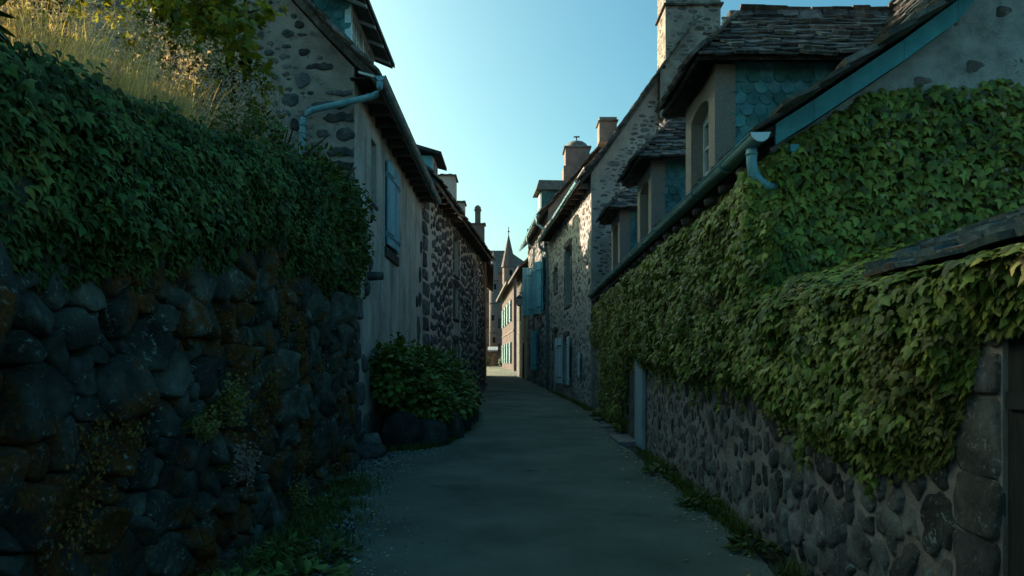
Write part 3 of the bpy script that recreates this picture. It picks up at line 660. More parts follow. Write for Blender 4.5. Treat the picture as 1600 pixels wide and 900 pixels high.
# dormers: one built, two copied
def build_dormer():
    y0, y1, xf, zt = 8.58, 10.02, 2.55, 5.32
    b = MB(); th = .26; F = frame((xf, y1, 0), (0, -1, 0), UP, (-1, 0, 0)); Wd = y1-y0; wa, wb, wz, wr = .30, 1.16, 5.06, .10
    # front wall with an arched opening
    zb = 3.72
    for u0, u1 in ((0, wa), (wb, Wd)): b.fbox(F, u0, u1, zb, zt, -th, 0)
    b.fbox(F, wa, wb, zb, 3.86, -th, 0)
    arc = [(wa+(wb-wa)*k/10, wz-wr+wr*math.sin(math.pi*k/10)**.7) for k in range(11)]
    for P, Q in zip(arc, arc[1:]): b.hexa([F(P[0], P[1], -th), F(Q[0], Q[1], -th), F(Q[0], Q[1], 0), F(P[0], P[1], 0), F(P[0], zt, -th), F(Q[0], zt, -th), F(Q[0], zt, 0), F(P[0], zt, 0)])
    d = b.build('dormer', m_rough, A.root)
    for nm, ya, yb, sgn in (('cheek', y0+.03, y0+.13, -1), ('cheek', y1-.13, y1-.03, 1)):
        b = MB(); b.box(xf+th, 4.6, ya, yb, zb, zt); b.build(nm, m_wood_dk, d)
    # fish-scale slates on the cheek towards the viewer
    Fc = frame((xf+th-.01, y0+.05, zb), (1, 0, 0), UP, (0, -1, 0)); PL = Plates()
    PL.lay(Fc, 1.95, zt-zb-.08, .170, .140, random.Random(3), scale=True, lift=.026, th=.013, keep=lambda u, v: u > -.02 and v > u*.62-.05)
    for i, (c, vs, fs, ww) in enumerate(PL.items):
        b = MB(); b.raw([np.array(q)-c for q in vs], fs); b.build('scale_slate', m_scale, d, loc=c)
    b = MB(); fw = .055; F2 = frame((xf+.17, y1, 0), (0, -1, 0), UP, (-1, 0, 0))
    for u0, u1 in ((wa, wa+fw), (wb-fw, wb), ((wa+wb)/2-.04, (wa+wb)/2+.04)): b.fbox(F2, u0, u1, 3.86, wz, -.05, 0)
    for v0, v1 in ((3.86, 3.86+fw), (wz-.16, wz), (4.2, 4.23), (4.55, 4.58)): b.fbox(F2, wa, wb, v0, v1, -.045, -.004)
    b.build('window_frame', m_white, d)
    b = MB(); b.fbox(F2, wa, wb, 3.86, wz, -.07, -.055); b.build('pane', m_glass, d)
    # hipped stone roof
    ze, zr = 5.33, 6.28; ya, yb, ym, xa, xr, xe = 8.36, 10.32, 9.34, 2.26, 3.05, 5.3
    b = MB(); t = .05; E1, E2, E3, E4 = (xa, ya, ze), (xa, yb, ze), (xe, yb, ze), (xe, ya, ze); R1, R2 = (xr, ym, zr), (xe, ym, zr)
    dn = lambda p, k=t: (p[0], p[1], p[2]-k)
    b.poly([E1, E4, R2, R1]); b.poly([E2, R1, R2, E3]); b.poly([E2, E1, R1])
    b.poly([dn(E1), dn(E2), dn(R1)]); b.poly([dn(E4), dn(E1), dn(R1), dn(R2)]); b.poly([dn(E3), dn(R2), dn(R1), dn(E2)])
    for p, q in ((E1, E4), (E2, E1), (E3, E2)): b.poly([dn(p), dn(q), q, p])
    b.box(xf, xe, y0+.13, y1-.13, zt-.06, zt-.01)
    b.build('dormer_roof', m_lauze, d)
    PR = Plates(); g = random.Random(31)
    def facet(Pa, Pb, Pc, keep):
        Pa, Pb, Pc = V3(Pa), V3(Pb), V3(Pc); U = Pb-Pa; La = np.linalg.norm(U); U /= La; q = Pc-Pa; vv = q-U*q.dot(U); Lb = np.linalg.norm(vv); vv /= Lb; nn = np.cross(U, vv)
        PR.lay(frame(Pa, U, vv, nn), La, Lb-.05, .25, .125, g, keep=keep(La, Lb), lift=.045, th=.03, v0=-.09)
    hip = (xr-xa)
    facet(E1, E4, R1, lambda La, Lb: (lambda u, v: u > hip*v/Lb+.02 and u < La-.05))
    facet(E2, E1, R1, lambda La, Lb: (lambda u, v: La*.5*v/Lb+.03 < u < La-La*.5*v/Lb-.03))
    facet(E3, E2, R1, lambda La, Lb: (lambda u, v: u < La-hip*v/Lb-.02))
    for i, (c, vs, fs, ww) in enumerate(sorted(PR.items, key=lambda t: t[0][1])[:230]):
        b = MB(); b.raw([np.array(q)-c for q in vs], fs); b.build('slate', m_lauze, d, loc=c)
    rest = MB()
    for c, vs, fs, ww in sorted(PR.items, key=lambda t: t[0][1])[230:]: rest.raw(vs, fs)
    if rest.v: rest.build('slate_courses', m_lauze, d, kind='stuff')
    x = xr-.1; k = 0
    while x < xe:
        l = g.uniform(.22, .4); b = MB(); c = V3((x+l/2, ym, zr+.03)); hh = g.uniform(.05, .08)
        b.hexa([V3(p)-V3((0, 0, 0)) for p in ((-l/2, -.17, -.12), (l/2, -.17, -.12), (l/2, .17, -.12), (-l/2, .17, -.12), (-l/2, -.06, hh), (l/2, -.06, hh+g.uniform(-.02, .02)), (l/2, .06, hh), (-l/2, .06, hh))])
        b.build('ridge_stone', m_lauze, d, loc=c, bevel=.02); x += l+.006
    for sx in (-1, 1):                                         # stones along the hips
        for k in range(4):
            t = (k+.5)/4; c = V3((xa+(xr-xa)*t, (ym+(ya if sx < 0 else yb)-ym)*1.0, 0)); c[1] = (ya if sx < 0 else yb)*(1-t)+ym*t; c[2] = ze+(zr-ze)*t+.03
            b = MB(); b.box(-.14, .14, -.10, .10, -.03, .03); q = b.build('hip_stone', m_lauze, d, loc=c, bevel=.015); q.rotation_euler = (.5*sx*-1, -.6, sx*.7)
    return d
dm = build_dormer()
def copy_part(o, parent, off):
    c = o.copy(); C.objects.link(c); c.parent = parent; c.matrix_parent_inverse = o.matrix_parent_inverse.copy(); c.location = Vector(o.location)+Vector(off)
    for ch in o.children:
        k = ch.copy(); C.objects.link(k); k.parent = c
    return c
for dy in (4.30, 8.60): copy_part(dm, A.root, (dy*.0186, dy, .05 if dy < 5 else .08))

# ------------------------------------------------------------------ lean-to in front of the ivy house, with the dark doorway
H = thing('outhouse', 'low lean-to of rough stones with mossy slate roof and dark doorway at right', 'outhouse', (2.2, 4.2, 0))
dl = Vector((.25, 3.95, 0)).normalized(); FO = frame((2.0, 2.0, 0), (dl.x, dl.y, 0), UP, (-dl.y, dl.x, 0)); LO = 3.95
b = MB(); dz0, dz1, du0, du1 = -.3, 1.83, -.35, .86
b.poly([FO(du1, -.3), FO(LO, -.3), FO(LO, 1.97), FO(du1, 1.97)]); b.poly([FO(du0, dz1), FO(du1, dz1), FO(du1, 1.97), FO(du0, 1.97)]); b.poly([FO(-3.5, -.3), FO(du0, -.3), FO(du0, 1.97), FO(-3.5, 1.97)])
for P, Q in (((du1, dz1), (du1, dz0)), ((du0, dz0), (du0, dz1)), ((du0, dz1), (du1, dz1))): b.poly([FO(*P), FO(*Q), FO(*Q, -.07), FO(*P, -.07)])
b.poly([FO(-3.5, -.3, -2.4), FO(-3.5, -.3), FO(-3.5, 1.97), FO(-3.5, 2.0, -2.4)])
b.build('wall', m_mort_pink, H)
b = MB()
for k in range(6): b.fbox(FO, du0+k*.2017+.005, du0+(k+1)*.2017-.005, -.2, dz1, -.07, -.02)
d = b.build('door', m_wood_dk, H); b = MB()
for v in (.45, 1.4): b.fbox(FO, du0+.02, du1-.02, v, v+.07, -.02, 0)
b.tube([FO(.66, .98, -.02), FO(.66, .98, .04)], .022, 8); b.tube([FO(.66, 1.0, .03), FO(.66, .88, .03)], .012, 6); b.build('handle', m_iron, d)
OS = Stones()
def big(u, v, g): return g.choice([.10, .15, .2, .24]) if v < .95 else g.uniform(.07, .15)
# the large stones of this stretch, read off the photograph (picture x, y, half size) and carried onto the wall plane
BS = []
for x, y, r in ((505, 600, 62), (470, 460, 40), (535, 430, 24), (578, 515, 36), (700, 490, 55), (635, 395, 34), (640, 590, 48), (650, 690, 55), (760, 600, 50), (745, 700, 60), (830, 520, 40), (930, 560, 60), (930, 660, 50), (1060, 590, 48), (1250, 690, 125), (1050, 720, 70), (910, 760, 65), (1000, 850, 60), (1120, 850, 60), (760, 820, 60), (860, 870, 55), (600, 420, 30), (690, 410, 34), (1250, 500, 60), (1150, 500, 50), (1050, 490, 40), (950, 470, 40), (850, 440, 34), (1300, 880, 70), (1180, 930, 60)):
    px, py = 1000+x/2.647, 560+y/2.647; Y = 1067*1.8734/(px-867.5); v = 1.6-(py-563)*Y/1067; BS.append((Y-2.0, v, r/2.647*Y/1067*1.25))
gg = random.Random(41); FOP = np.array(BS)
for rr, k in (((.12, .2), 500), ((.06, .11), 1500)):
    for _ in range(k):
        u, v, r = gg.uniform(du1+.36, LO), gg.uniform(-.15, 2.0), gg.uniform(*rr)
        if (np.hypot((FOP[:, 0]-u), FOP[:, 1]-v) > (FOP[:, 2]+r)*.95).all(): FOP = np.vstack([FOP, (u, v, r)])
fill_stones(OS, FO, (du1+.34, LO, -.15, 2.0), None, 41, .014, lambda g: g.uniform(.012, .034), ar=1.0, P=FOP, ch=1, jg=.085, kk=.98, tilt=.5, rings=((1.0, -.5), (.97, .5), (.86, .9), (.5, 1.02)), rough=.5)
g = random.Random(8); z = -.2                                   # the pillar by the door: one squared stone on another
while z < 1.78:
    hh = g.uniform(.17, .36); q = chaikin(jag(jag(np.array([(du1+.012, z+.008), (du1+.31+g.uniform(-.03, .05), z+.008), (du1+.31+g.uniform(-.03, .05), z+hh-.008), (du1+.012, z+hh-.008)]), g, .03), g, .02), 1)
    OS.add(FO, q, .022, 0, rings=((1.0, -.5), (.97, .7), (.85, 1.0)), rough=.6); z += hh
OS.emit(H, m_stone_r)
b = MB(); b.hexa([FO(-3.6, 1.94, .10), FO(LO-.9, 1.99, .10), FO(LO-.9, 2.40, -.95), FO(-3.6, 2.25, -.95), FO(-3.6, 1.99, .10), FO(LO-.9, 2.04, .10), FO(LO-.9, 2.45, -.95), FO(-3.6, 2.30, -.95)])
rf = b.build('roof', m_lauze, H)
A0 = FO(-3.4, 1.998, .12); uu = FO(LO-.1, 2.055, .12)-A0; uu /= np.linalg.norm(uu); vv = FO(.2, 2.42, -.95)-FO(.2, 2.03, .12); vv -= uu*vv.dot(uu); vv /= np.linalg.norm(vv)
Fr = frame(A0, uu, vv, np.cross(uu, vv)*(1 if np.cross(uu, vv)[2] > 0 else -1))
PO = Plates(); PO.lay(Fr, 6.75, 1.06, .27, .12, random.Random(6), lift=.038, th=.028, keep=lambda u, v: u-3.4 < 1.85+1.15*v); PO.emit(rf, m_lauze_b, 'slate')
b = MB(); g = random.Random(14); u = 0
RGS = []
while u < 6.25:
    l = g.uniform(.18, .36); c = Fr(u+l/2, 1.10, .03); b = MB(); hh = g.uniform(-.02, .02); a = .10
    b.hexa([Fr(u, 1.10-a, .0)-c, Fr(u+l, 1.10-a, .0)-c, Fr(u+l, 1.10+a, 0)-c, Fr(u, 1.10+a, 0)-c, Fr(u+.03, 1.10-a*.6, .06+hh)-c, Fr(u+l-.03, 1.10-a*.6, .06+hh)-c, Fr(u+l-.03, 1.10+a*.6, .06+hh)-c, Fr(u+.03, 1.10+a*.6, .06+hh)-c])
    b.build('ridge_stone', m_lauze_b, rf, loc=c, bevel=.02); u += l+.01
pc = Fr(4.25, 1.05, .06)
n = 260; pos = np.stack([pc[0]+NR.normal(0, .07, n), pc[1]+NR.normal(0, .10, n), pc[2]+NR.uniform(-.02, .03, n)], 1)
sdm = thing('sedum', 'small red stonecrop cushion growing on the lean-to roof ridge', 'plant', tuple(pc))
foliage(sdm, 'simple', pos, np.stack([NR.normal(0, .6, n), NR.normal(0, .6, n), NR.uniform(.3, 1, n)], 1), np.stack([NR.normal(0, .5, n), NR.normal(0, .5, n)-.5, np.ones(n)], 1), NR.uniform(.02, .04, n), m_sedum)

# ------------------------------------------------------------------ tall stone house with chimney (right, behind the ivy house)
B = House('stone_house', 'tall rubble stone house with a big gable chimney and pale shutters', 2.39, 20.62, -.075, 9.95, 1)
profB = [(-.36, 7.02), (0, 7.4), (.6, 8.2), (3.1, 11.75), (6.4, 7.2)]
opsB = [(3.75, 5.15, 3.65, 5.75), (7.3, 8.1, 4.45, 5.4), (7.35, 8.45, .3, 2.75, .5), (4.35, 5.5, .75, 2.45), (1.55, 1.95, 1.1, 1.82)]
gabB = [(0, B.base), (0, 7.25), (.6, 8.06), (3.1, 11.6), (6.1, 7.4), (6.1, B.base)]
B.facade(7.3, m_mort_pale, opsB, rev=.28)
b = MB(); b.poly([B.G(w, z) for w, z in gabB][::-1]); b.poly([B.G(w, z, -B.L) for w, z in gabB]); b.poly([B.G(6.1, z, -u) for u, z in ((0, B.base), (B.L, B.base), (B.L, 7.4), (0, 7.4))]); b.build('gable_wall', m_mort_grey, B.root)
B.window(3.75, 5.15, 3.65, 5.75, .2, m_wood_dk, 2, 3, .07); B.window(7.3, 8.1, 4.45, 5.4, .2, m_wood_dk, 1, 2); B.window(4.35, 5.5, .75, 2.45, .2, m_wood_dk, 2, 3); B.window(1.55, 1.95, 1.1, 1.82, .15, m_wood_dk, 1, 1)
B.door(7.35, 8.45, .3, 2.75, m_wood_dk)
for o in ((3.75, 5.15, 3.65, 5.75), (7.3, 8.1, 4.45, 5.4), (4.35, 5.5, .75, 2.45)): surround(B, *o)
surround(B, 7.35, 8.45, .3, 2.75, m_stone_g, sill=False)
def at_face(h, u, w): return tuple(h.F(u, 0, w)[:2])
dirv = lambda h, a, sgn: tuple((h.U*math.cos(a)*sgn+h.N*math.sin(a))[:2])
shutter(B.root, at_face(B, 4.36, .05), dirv(B, R(5), -1), .86, .72, 2.46, m_skyblue, 4)
shutter(B.root, at_face(B, 5.5, .05), dirv(B, R(12), 1), .80, .72, 2.46, m_skyblue, 4)
shutter(B.root, at_face(B, 1.97, .05), dirv(B, R(8), -1), .50, 1.06, 1.86, m_skyblue, 3)
gkeep = lambda u, v: inside([(.03, 3.0), (.03, 7.1), (.6, 7.9), (3.1, 11.4), (5.9, 7.4), (5.9, 3.0)], u, v) and not (2.15 < u < 4.0 and v > 10.0)
fill_stones(B.ST, B.G, (0, 6.0, 3.4, 11.6), lambda u, v, g: g.choice([.03, .045, .06, .08, .11]), 51, .020, lambda g: g.uniform(.003, .012), ar=2.1, keep=gkeep, drop=.15, kk=.90, maxn=2000, tries=22000)
fill_stones(B.ST, B.F, (0, 9.9, -.1, 7.15), lambda u, v, g: g.choice([.06, .09, .12, .17]), 52, .030, lambda g: g.uniform(.008, .022), ar=1.25, keep=B.free(.03), maxn=1500, tries=12000, kk=.88, drop=.08, jg=.03)
chimney(B, 4.62, 6.28, 20.55, 21.7, 10.2, 13.6, m_mort_k, ((12.28, .07), (13.3, .10)), ST=B.ST, seed=61)
b = MB(); b.box(4.45, 6.4, 20.50, 21.8, 8.9, 10.35)
b.build('chimney_base', m_mort_k, B.root)
chimney(B, 3.75, 4.5, 29.3, 30.1, 11, 12.05, m_castle, ((11.85, .06),), seed=66)
for k, it in enumerate(B.ST.items): B.ST.items[k] = it[:3]+((1 if it[0] is B.F and it[3] == 0 else 0),)+it[4:]
B.ST.emit(B.root, [m_stone_g, m_stone_b], cap=296)
rB = B.roof(profB, -.16, 10.0, .14, m_lauze)
PB = Plates(); g = random.Random(22)
for a, c in zip(profB[:3], profB[1:4]):
    Fs, Ls = B.slope_frame(a, c, -.2); PB.lay(Fs, 10.2, min(Ls, 4.4), .36, .24, g, lift=.04, th=.04)
PB.emit(rB, m_lauze, 'slate', cap=120)
b = MB()
for k in range(14): b.fbox(B.F, .2+k*.72, .2+k*.72+.12, 6.86, 6.99, -.1, .34)
b.build('rafter_tails', m_wood_rafter, B.root, kind='stuff')
b = MB()                                                        # low snow guard standing on the eave
for k in range(9): b.fbox(B.F, .6+k*1.1, .65+k*1.1, 7.15, 7.62, .08, .11)
b.tube([B.F(.6, 7.6, .1), B.F(9.4, 7.6, .1)], .02, 6); b.tube([B.F(.6, 7.4, .1), B.F(9.4, 7.4, .1)], .02, 6); b.build('snow_guard', m_white, B.root)
gutter(B.root, B.F(-.1, 6.98, .45), B.F(10.05, 6.9, .45), .07, m_zinc)
b = MB(); b.tube([B.F(9.75, 6.86, .45), B.F(9.75, 6.62, .43), B.F(9.75, 6.4, .12), B.F(9.75, 6.2, .09), B.F(9.75, .3, .09)], .055, 10)
for z in (1.5, 3.2, 5.0): b.tube([B.F(9.75, z, .09), B.F(9.75, z+.05, .09)], .066, 10)
b.build('downpipe', m_zinc, B.root, True)

# ------------------------------------------------------------------ blue shuttered house further up (right)
D = House('stone_house', 'narrow stone house with bright blue shutters opened into the lane', 1.63, 30.72, -.075, 9.2, 1)
opsD = [(1.2, 2.2, 3.9, 6.35), (5.1, 6.0, 4.0, 6.35), (3.4, 4.4, 1.15, 3.1), (6.9, 7.8, .45, 2.6)]
D.facade(8.2, m_mort_pale, opsD, rev=.28)
profD = [(-.38, 8.2), (0, 8.55), (2.9, 11.9), (5.8, 8.5)]
for u in (0, D.L): b = MB(); b.poly([D.G(w, z, -u) for w, z in ((0, D.base), (0, 8.45), (2.9, 11.8), (5.7, 8.5), (5.7, D.base))][::(-1 if u == 0 else 1)]); b.build('gable_wall', m_mort_grey, D.root)
for o in opsD[:3]: D.window(*o, .2, m_wood_dk, 2, 3); surround(D, *o)
D.door(6.9, 7.8, .45, 2.6, m_wood_dk); surround(D, *opsD[3], m_stone_g, sill=False)
fill_stones(D.ST, D.F, (0, 9.1, 0, 8.0), lambda u, v, g: g.choice([.10, .14, .2]), 71, .026, lambda g: g.uniform(.02, .05), ar=1.2, keep=D.free(.03), maxn=900)
D.ST.emit(D.root, [m_stone_b, m_stone_g], cap=200)
rD = D.roof(profD, -.1, 9.3, .14, m_lauze); PD = Plates(); Fs, Ls = D.slope_frame(profD[0], profD[1], -.12); PD.lay(Fs, 9.3, Ls, .4, .3, random.Random(2), lift=.04, th=.04); Fs, Ls = D.slope_frame(profD[1], profD[2], -.12); PD.lay(Fs, 9.3, Ls, .4, .3, random.Random(3), lift=.04, th=.04); PD.emit(rD, m_lauze, 'slate', cap=0)
gutter(D.root, D.F(-.1, 8.14, .48), D.F(9.3, 8.05, .48), .075, m_zinc)
b = MB(); b.tube([D.F(.3, 8.05, .48), D.F(.3, 7.8, .46), D.F(.3, 7.55, .14), D.F(.3, 7.2, .1), D.F(.3, 6.6, .1)], .055, 8); b.tube([D.F(4.9, 8.0, .48), D.F(4.9, 7.7, .46), D.F(4.9, 7.4, .12), D.F(4.9, .5, .1)], .05, 8); b.build('downpipe', m_zinc, D.root, True)
shutter(D.root, at_face(D, 1.18, .06), dirv(D, R(12), -1), .62, 3.85, 6.4, m_blue, 5, panel=True)
shutter(D.root, at_face(D, 2.24, .06), dirv(D, R(29), 1), .66, 3.85, 6.4, m_blue, 2, panel=True)
shutter(D.root, at_face(D, 5.08, .06), dirv(D, R(94), -1), .64, 3.95, 6.45, m_blue, 6)
shutter(D.root, at_face(D, 3.38, .06), dirv(D, R(24), -1), .5, 1.12, 3.12, m_blue, 4)
shutter(D.root, at_face(D, 4.42, .06), dirv(D, R(26), 1), .5, 1.12, 3.12, m_blue, 4)
b = MB(); b.hexa([D.G(-.2, 8.7, -1.0), D.G(-.2, 8.7, -2.3), D.G(1.6, 8.7, -2.3), D.G(1.6, 8.7, -1.0), D.G(-.2, 9.55, -1.0), D.G(-.2, 9.55, -2.3), D.G(1.6, 9.55, -2.3), D.G(1.6, 9.55, -1.0)]); dd = b.build('dormer', m_scale, D.root)
b = MB(); b.hexa([D.G(-.45, 9.5, -.8), D.G(-.45, 9.5, -2.5), D.G(2.3, 9.5, -2.5), D.G(2.3, 9.5, -.8), D.G(-.25, 10.1, -1.45), D.G(-.25, 10.1, -1.85), D.G(2.3, 10.1, -1.85), D.G(2.3, 10.1, -1.45)]); b.build('dormer_roof', m_lauze, dd)
b = MB(); b.fbox(D.F, 1.3, 2.0, 8.78, 9.45, .20, .23); b.build('window_frame', m_white, dd)
# domed chimney
x0, x1, y0, y1 = 2.62, 3.80, 33.4, 34.5
b = MB(); b.box(x0-.10, x1+.12, y0-.1, y1+.1, 9.6, 11.1); b.box(x0, x1, y0, y1, 11.1, 12.0); ch = b.build('chimney', m_castle, D.root)
b = MB(); b.box(x0-.08, x1+.08, y0-.08, y1+.08, 12.0, 12.08); b.build('slab_course', m_lauze, ch)
b = MB(); ts = np.linspace(0, math.pi/2, 6); cx, cy = (x0+x1)/2, (y0+y1)/2; n = 14; vs = []; fs = []
for t in ts:
    for k in range(n): a = 2*math.pi*k/n; vs.append((cx+.60*math.cos(t)*math.cos(a), cy+.6*math.cos(t)*math.sin(a), 12.08+.42*math.sin(t)))
for j in range(5): fs += [(j*n+k, j*n+(k+1) % n, (j+1)*n+(k+1) % n, (j+1)*n+k) for k in range(n)]
b.raw(vs, fs); b.tube([(cx, cy, 12.45), (cx, cy, 12.75)], .03, 6); b.box(cx-.15, cx+.15, cy-.03, cy+.03, 12.68, 12.74); b.build('dome_cap', m_lauze, ch, True)
# hanging flower pot and street lantern
p = D.F(3.1, 3.9, .0); t = thing('flower_pot', 'small terracotta pot hanging on the wall beneath the blue shutters', 'flower pot', tuple(p))
b = MB(); q = D.F(3.1, 0, .22); b.tube([(q[0], q[1], 3.78), (q[0], q[1], 4.02), (q[0], q[1], 4.05)], [.11, .17, .18], 10); b.build('pot', m_terra, t, True)
b = MB(); b.tube([D.F(3.1, 4.0, 0), D.F(3.1, 4.0, .22)], .015, 6); b.build('bracket', m_iron, t)
n = 60; pos = np.stack([q[0]+NR.normal(0, .08, n), q[1]+NR.normal(0, .08, n), 4.05+NR.uniform(0, .15, n)], 1); foliage(t, 'simple', pos, NR.normal(0, 1, (n, 3))+[0, 0, .6], NR.normal(0, 1, (n, 3))+[0, -.5, .5], NR.uniform(.06, .1, n), m_leaf_s)

E = House('village_house', 'dark narrow house with a blue painted corner beyond the blue shutters', .94, 39.95, -.075, 8.2, 1)
E.facade(7.3, m_stone_d, [(2.0, 2.9, 4.2, 5.8), (5.0, 5.9, 4.2, 5.8), (2.5, 3.6, .5, 2.7)], rev=.25)
for u in (0, E.L): b = MB(); b.poly([E.G(w, z, -u) for w, z in ((0, E.base), (0, 7.5), (2.6, 10.0), (5.2, 7.5), (5.2, E.base))][::(-1 if u == 0 else 1)]); b.build('gable_wall', m_castle, E.root)
for o in ((2.0, 2.9, 4.2, 5.8), (5.0, 5.9, 4.2, 5.8)): E.window(*o)
E.door(2.5, 3.6, .5, 2.7, m_wood_dk); E.roof([(-.6, 7.1), (0, 7.6), (2.6, 10.3), (5.4, 7.4)], -.3, 8.4, .16, m_lauze)
g = random.Random(3); z = .5
b = MB()
while z < 7.0: hh = g.uniform(.28, .42); b.fbox(E.F, -.02, g.uniform(.25, .45), z+.02, z+hh, -.2, .05); z += hh
b.build('corner_stones', m_teal, E.root, kind='stuff', bevel=.015)
chimney(E, 1.75, 2.35, 41.0, 41.8, 8.8, 10.35, m_castle, ((10.2, .08),)); chimney(E, 1.0, 1.5, 42.4, 43.0, 8.4, 9.75, m_castle, ((9.7, .06),))
lp = E.F(.5, 4.45, .35); t = thing('street_lantern', 'glass street lantern on an iron bracket beside the blue shutters', 'lantern', (lp[0]-.05, lp[1], 4.9))
LX, LY = lp[0]-.12, lp[1]
b = MB(); b.tube([E.F(.5, 5.62, .0), (LX, LY, 5.62), (LX, LY, 5.45)], .025, 6); b.tube([E.F(.5, 5.25, .0), (LX+.1, LY, 5.6)], .018, 6); b.build('bracket', m_iron, t)
def taper(b, cx, cy, z0, z1, r0, r1, mi=0): b.hexa([(cx-r0, cy-r0, z0), (cx+r0, cy-r0, z0), (cx+r0, cy+r0, z0), (cx-r0, cy+r0, z0), (cx-r1, cy-r1, z1), (cx+r1, cy-r1, z1), (cx+r1, cy+r1, z1), (cx-r1, cy+r1, z1)], mi)
b = MB(); taper(b, LX, LY, 4.85, 5.25, .12, .2); b.build('glass', m_lglass, t)
b = MB(); taper(b, LX, LY, 5.25, 5.45, .23, .05); taper(b, LX, LY, 4.8, 4.85, .08, .13)
for sx in (-1, 1):
    for sy in (-1, 1): b.tube([(LX+sx*.12, LY+sy*.12, 4.85), (LX+sx*.2, LY+sy*.2, 5.25)], .014, 5)
b.build('cap', m_iron, t)

# ------------------------------------------------------------------ LEFT: stuccoed house with the blue shutter
K = House('stucco_house', 'weathered stucco house with a peeling blue shutter and a zinc gutter on brackets', -2.6, 11.25, 0, 8.45, -1)
K.G = frame(K.O, -K.N, UP, -K.U)
opsK = [(1.35, 1.85, 4.55, 5.72), (2.75, 4.15, 3.95, 5.70), (6.1, 7.0, -.1, 1.9, .45)]
profK = [(-.42, 6.22), (0, 6.62), (.55, 7.18), (4.0, 10.95), (8.2, 6.4)]
K.facade(6.45, m_stucco, opsK, rev=.22)
b = MB(); gk = [(0, K.base), (0, 6.42), (.55, 7.0), (4.0, 10.75), (7.9, 6.5), (7.9, K.base)]
b.poly([K.G(w, z) for w, z in gk]); b.poly([K.G(w, z, -K.L) for w, z in gk][::-1]); b.poly([K.G(7.9, z, -u) for u, z in ((0, K.base), (K.L, K.base), (K.L, 6.5), (0, 6.5))]); b.build('gable_wall', m_mort_k, K.root)
K.window(1.35, 1.85, 4.55, 5.72, .15, m_wood_dk, 1, 2); K.window(2.75, 4.15, 3.95, 5.7, .16, m_wood_dk, 2, 3); K.door(6.1, 7.0, -.1, 1.9, m_wood_dk)
for u0, d in ((2.74, 1), (4.16, -1)):
    shutter(K.root, at_face(K, u0, .045), dirv(K, R(3), d), .70, 3.98, 5.72, m_blue_old, 4)
K.box('sill', 2.68, 4.22, 3.72, 3.93, -.2, .05, m_stone_d, bevel=.02); K.box('sill', 1.3, 1.9, 4.47, 4.55, -.2, .03, m_stone_d, bevel=.02)
# stones of the near gable, read off the photograph, and the courses at its corner
GS = [(262,70,45,20),(385,90,25,28),(480,100,40,35),(670,155,30,25),(635,100,20,15),(690,215,30,8),(700,325,35,25),(800,360,18,13),(800,418,88,18),(690,500,45,45),(615,625,58,45),(920,580,95,20),(915,735,95,30),(955,840,65,38),(810,835,38,30),(570,710,45,18),(515,645,15,25),(740,580,22,12),(875,650,130,20),(210,320,75,40),(430,220,20,25),(600,210,40,25),(110,290,20,10),(350,160,30,40),(590,290,30,12),(640,780,30,40),(200,405,40,25),(420,20,25,12),(490,15,15,12),(350,15,20,10),(930,950,80,34),(920,1040,90,34),(935,1130,80,36),(760,930,50,36),(650,980,50,40),(540,900,40,40),(480,1010,50,36),(760,1040,46,30),(330,480,30,24),(430,560,34,22),(300,620,40,26),(180,560,36,24),(390,700,30,22),(100,450,40,24),(30,120,40,24),(60,640,40,30),(480,330,30,20),(380,400,34,18),(-80,300,40,26),(-60,500,44,26),(520,480,22,18),(745,680,30,18),(560,60,22,14),(300,250,26,18)]
pk = 1067/11.25
g = random.Random(17)
for x, y, a, c in GS:
    px, py = 300+x/4, y/4; cx = -2.6-(px-800)/pk; cz = 1.6+(563-py)/pk; a /= 4*pk; c /= 4*pk
    t = np.linspace(0, 2*np.pi, 13)[:-1]; e = 3.2 if a > 2*c else 2.4
    q = np.stack([cx+a*np.sign(np.cos(t))*np.abs(np.cos(t))**(2/e)*(1+.16*np.array([g.uniform(-1, 1) for _ in t])), cz+c*np.sign(np.sin(t))*np.abs(np.sin(t))**(2/e)*(1+.2*np.array([g.uniform(-1, 1) for _ in t]))], 1)
    K.ST.add(K.G, jag(q, g, .05), .022, 0, rings=FLAT, rough=.5)
KP = np.array([(it[1].mean(0)[0], it[1].mean(0)[1], np.ptp(it[1], axis=0).max()*.5) for it in K.ST.items]); nK = len(KP); gg = random.Random(91)
for _ in range(6000):
    u, v, r = gg.uniform(.05, 5.2), gg.uniform(3.4, 9.5), gg.choice([.03, .05, .07, .10])
    if v > 6.1+u*1.05-.25: continue
    if (np.hypot((KP[:, 0]-u)/1.5, KP[:, 1]-v) > (KP[:, 2]*.8+r*1.15)).all(): KP = np.vstack([KP, (u, v, r)])
for u, v, r in KP[nK:]:
    t = np.linspace(0, 2*np.pi, 9)[:-1]; q = np.stack([u+r*1.4*np.cos(t), v+r*.75*np.sin(t)], 1); K.ST.add(K.G, jag(q, gg, .12), .008, 1, rings=FLAT, rough=.5)
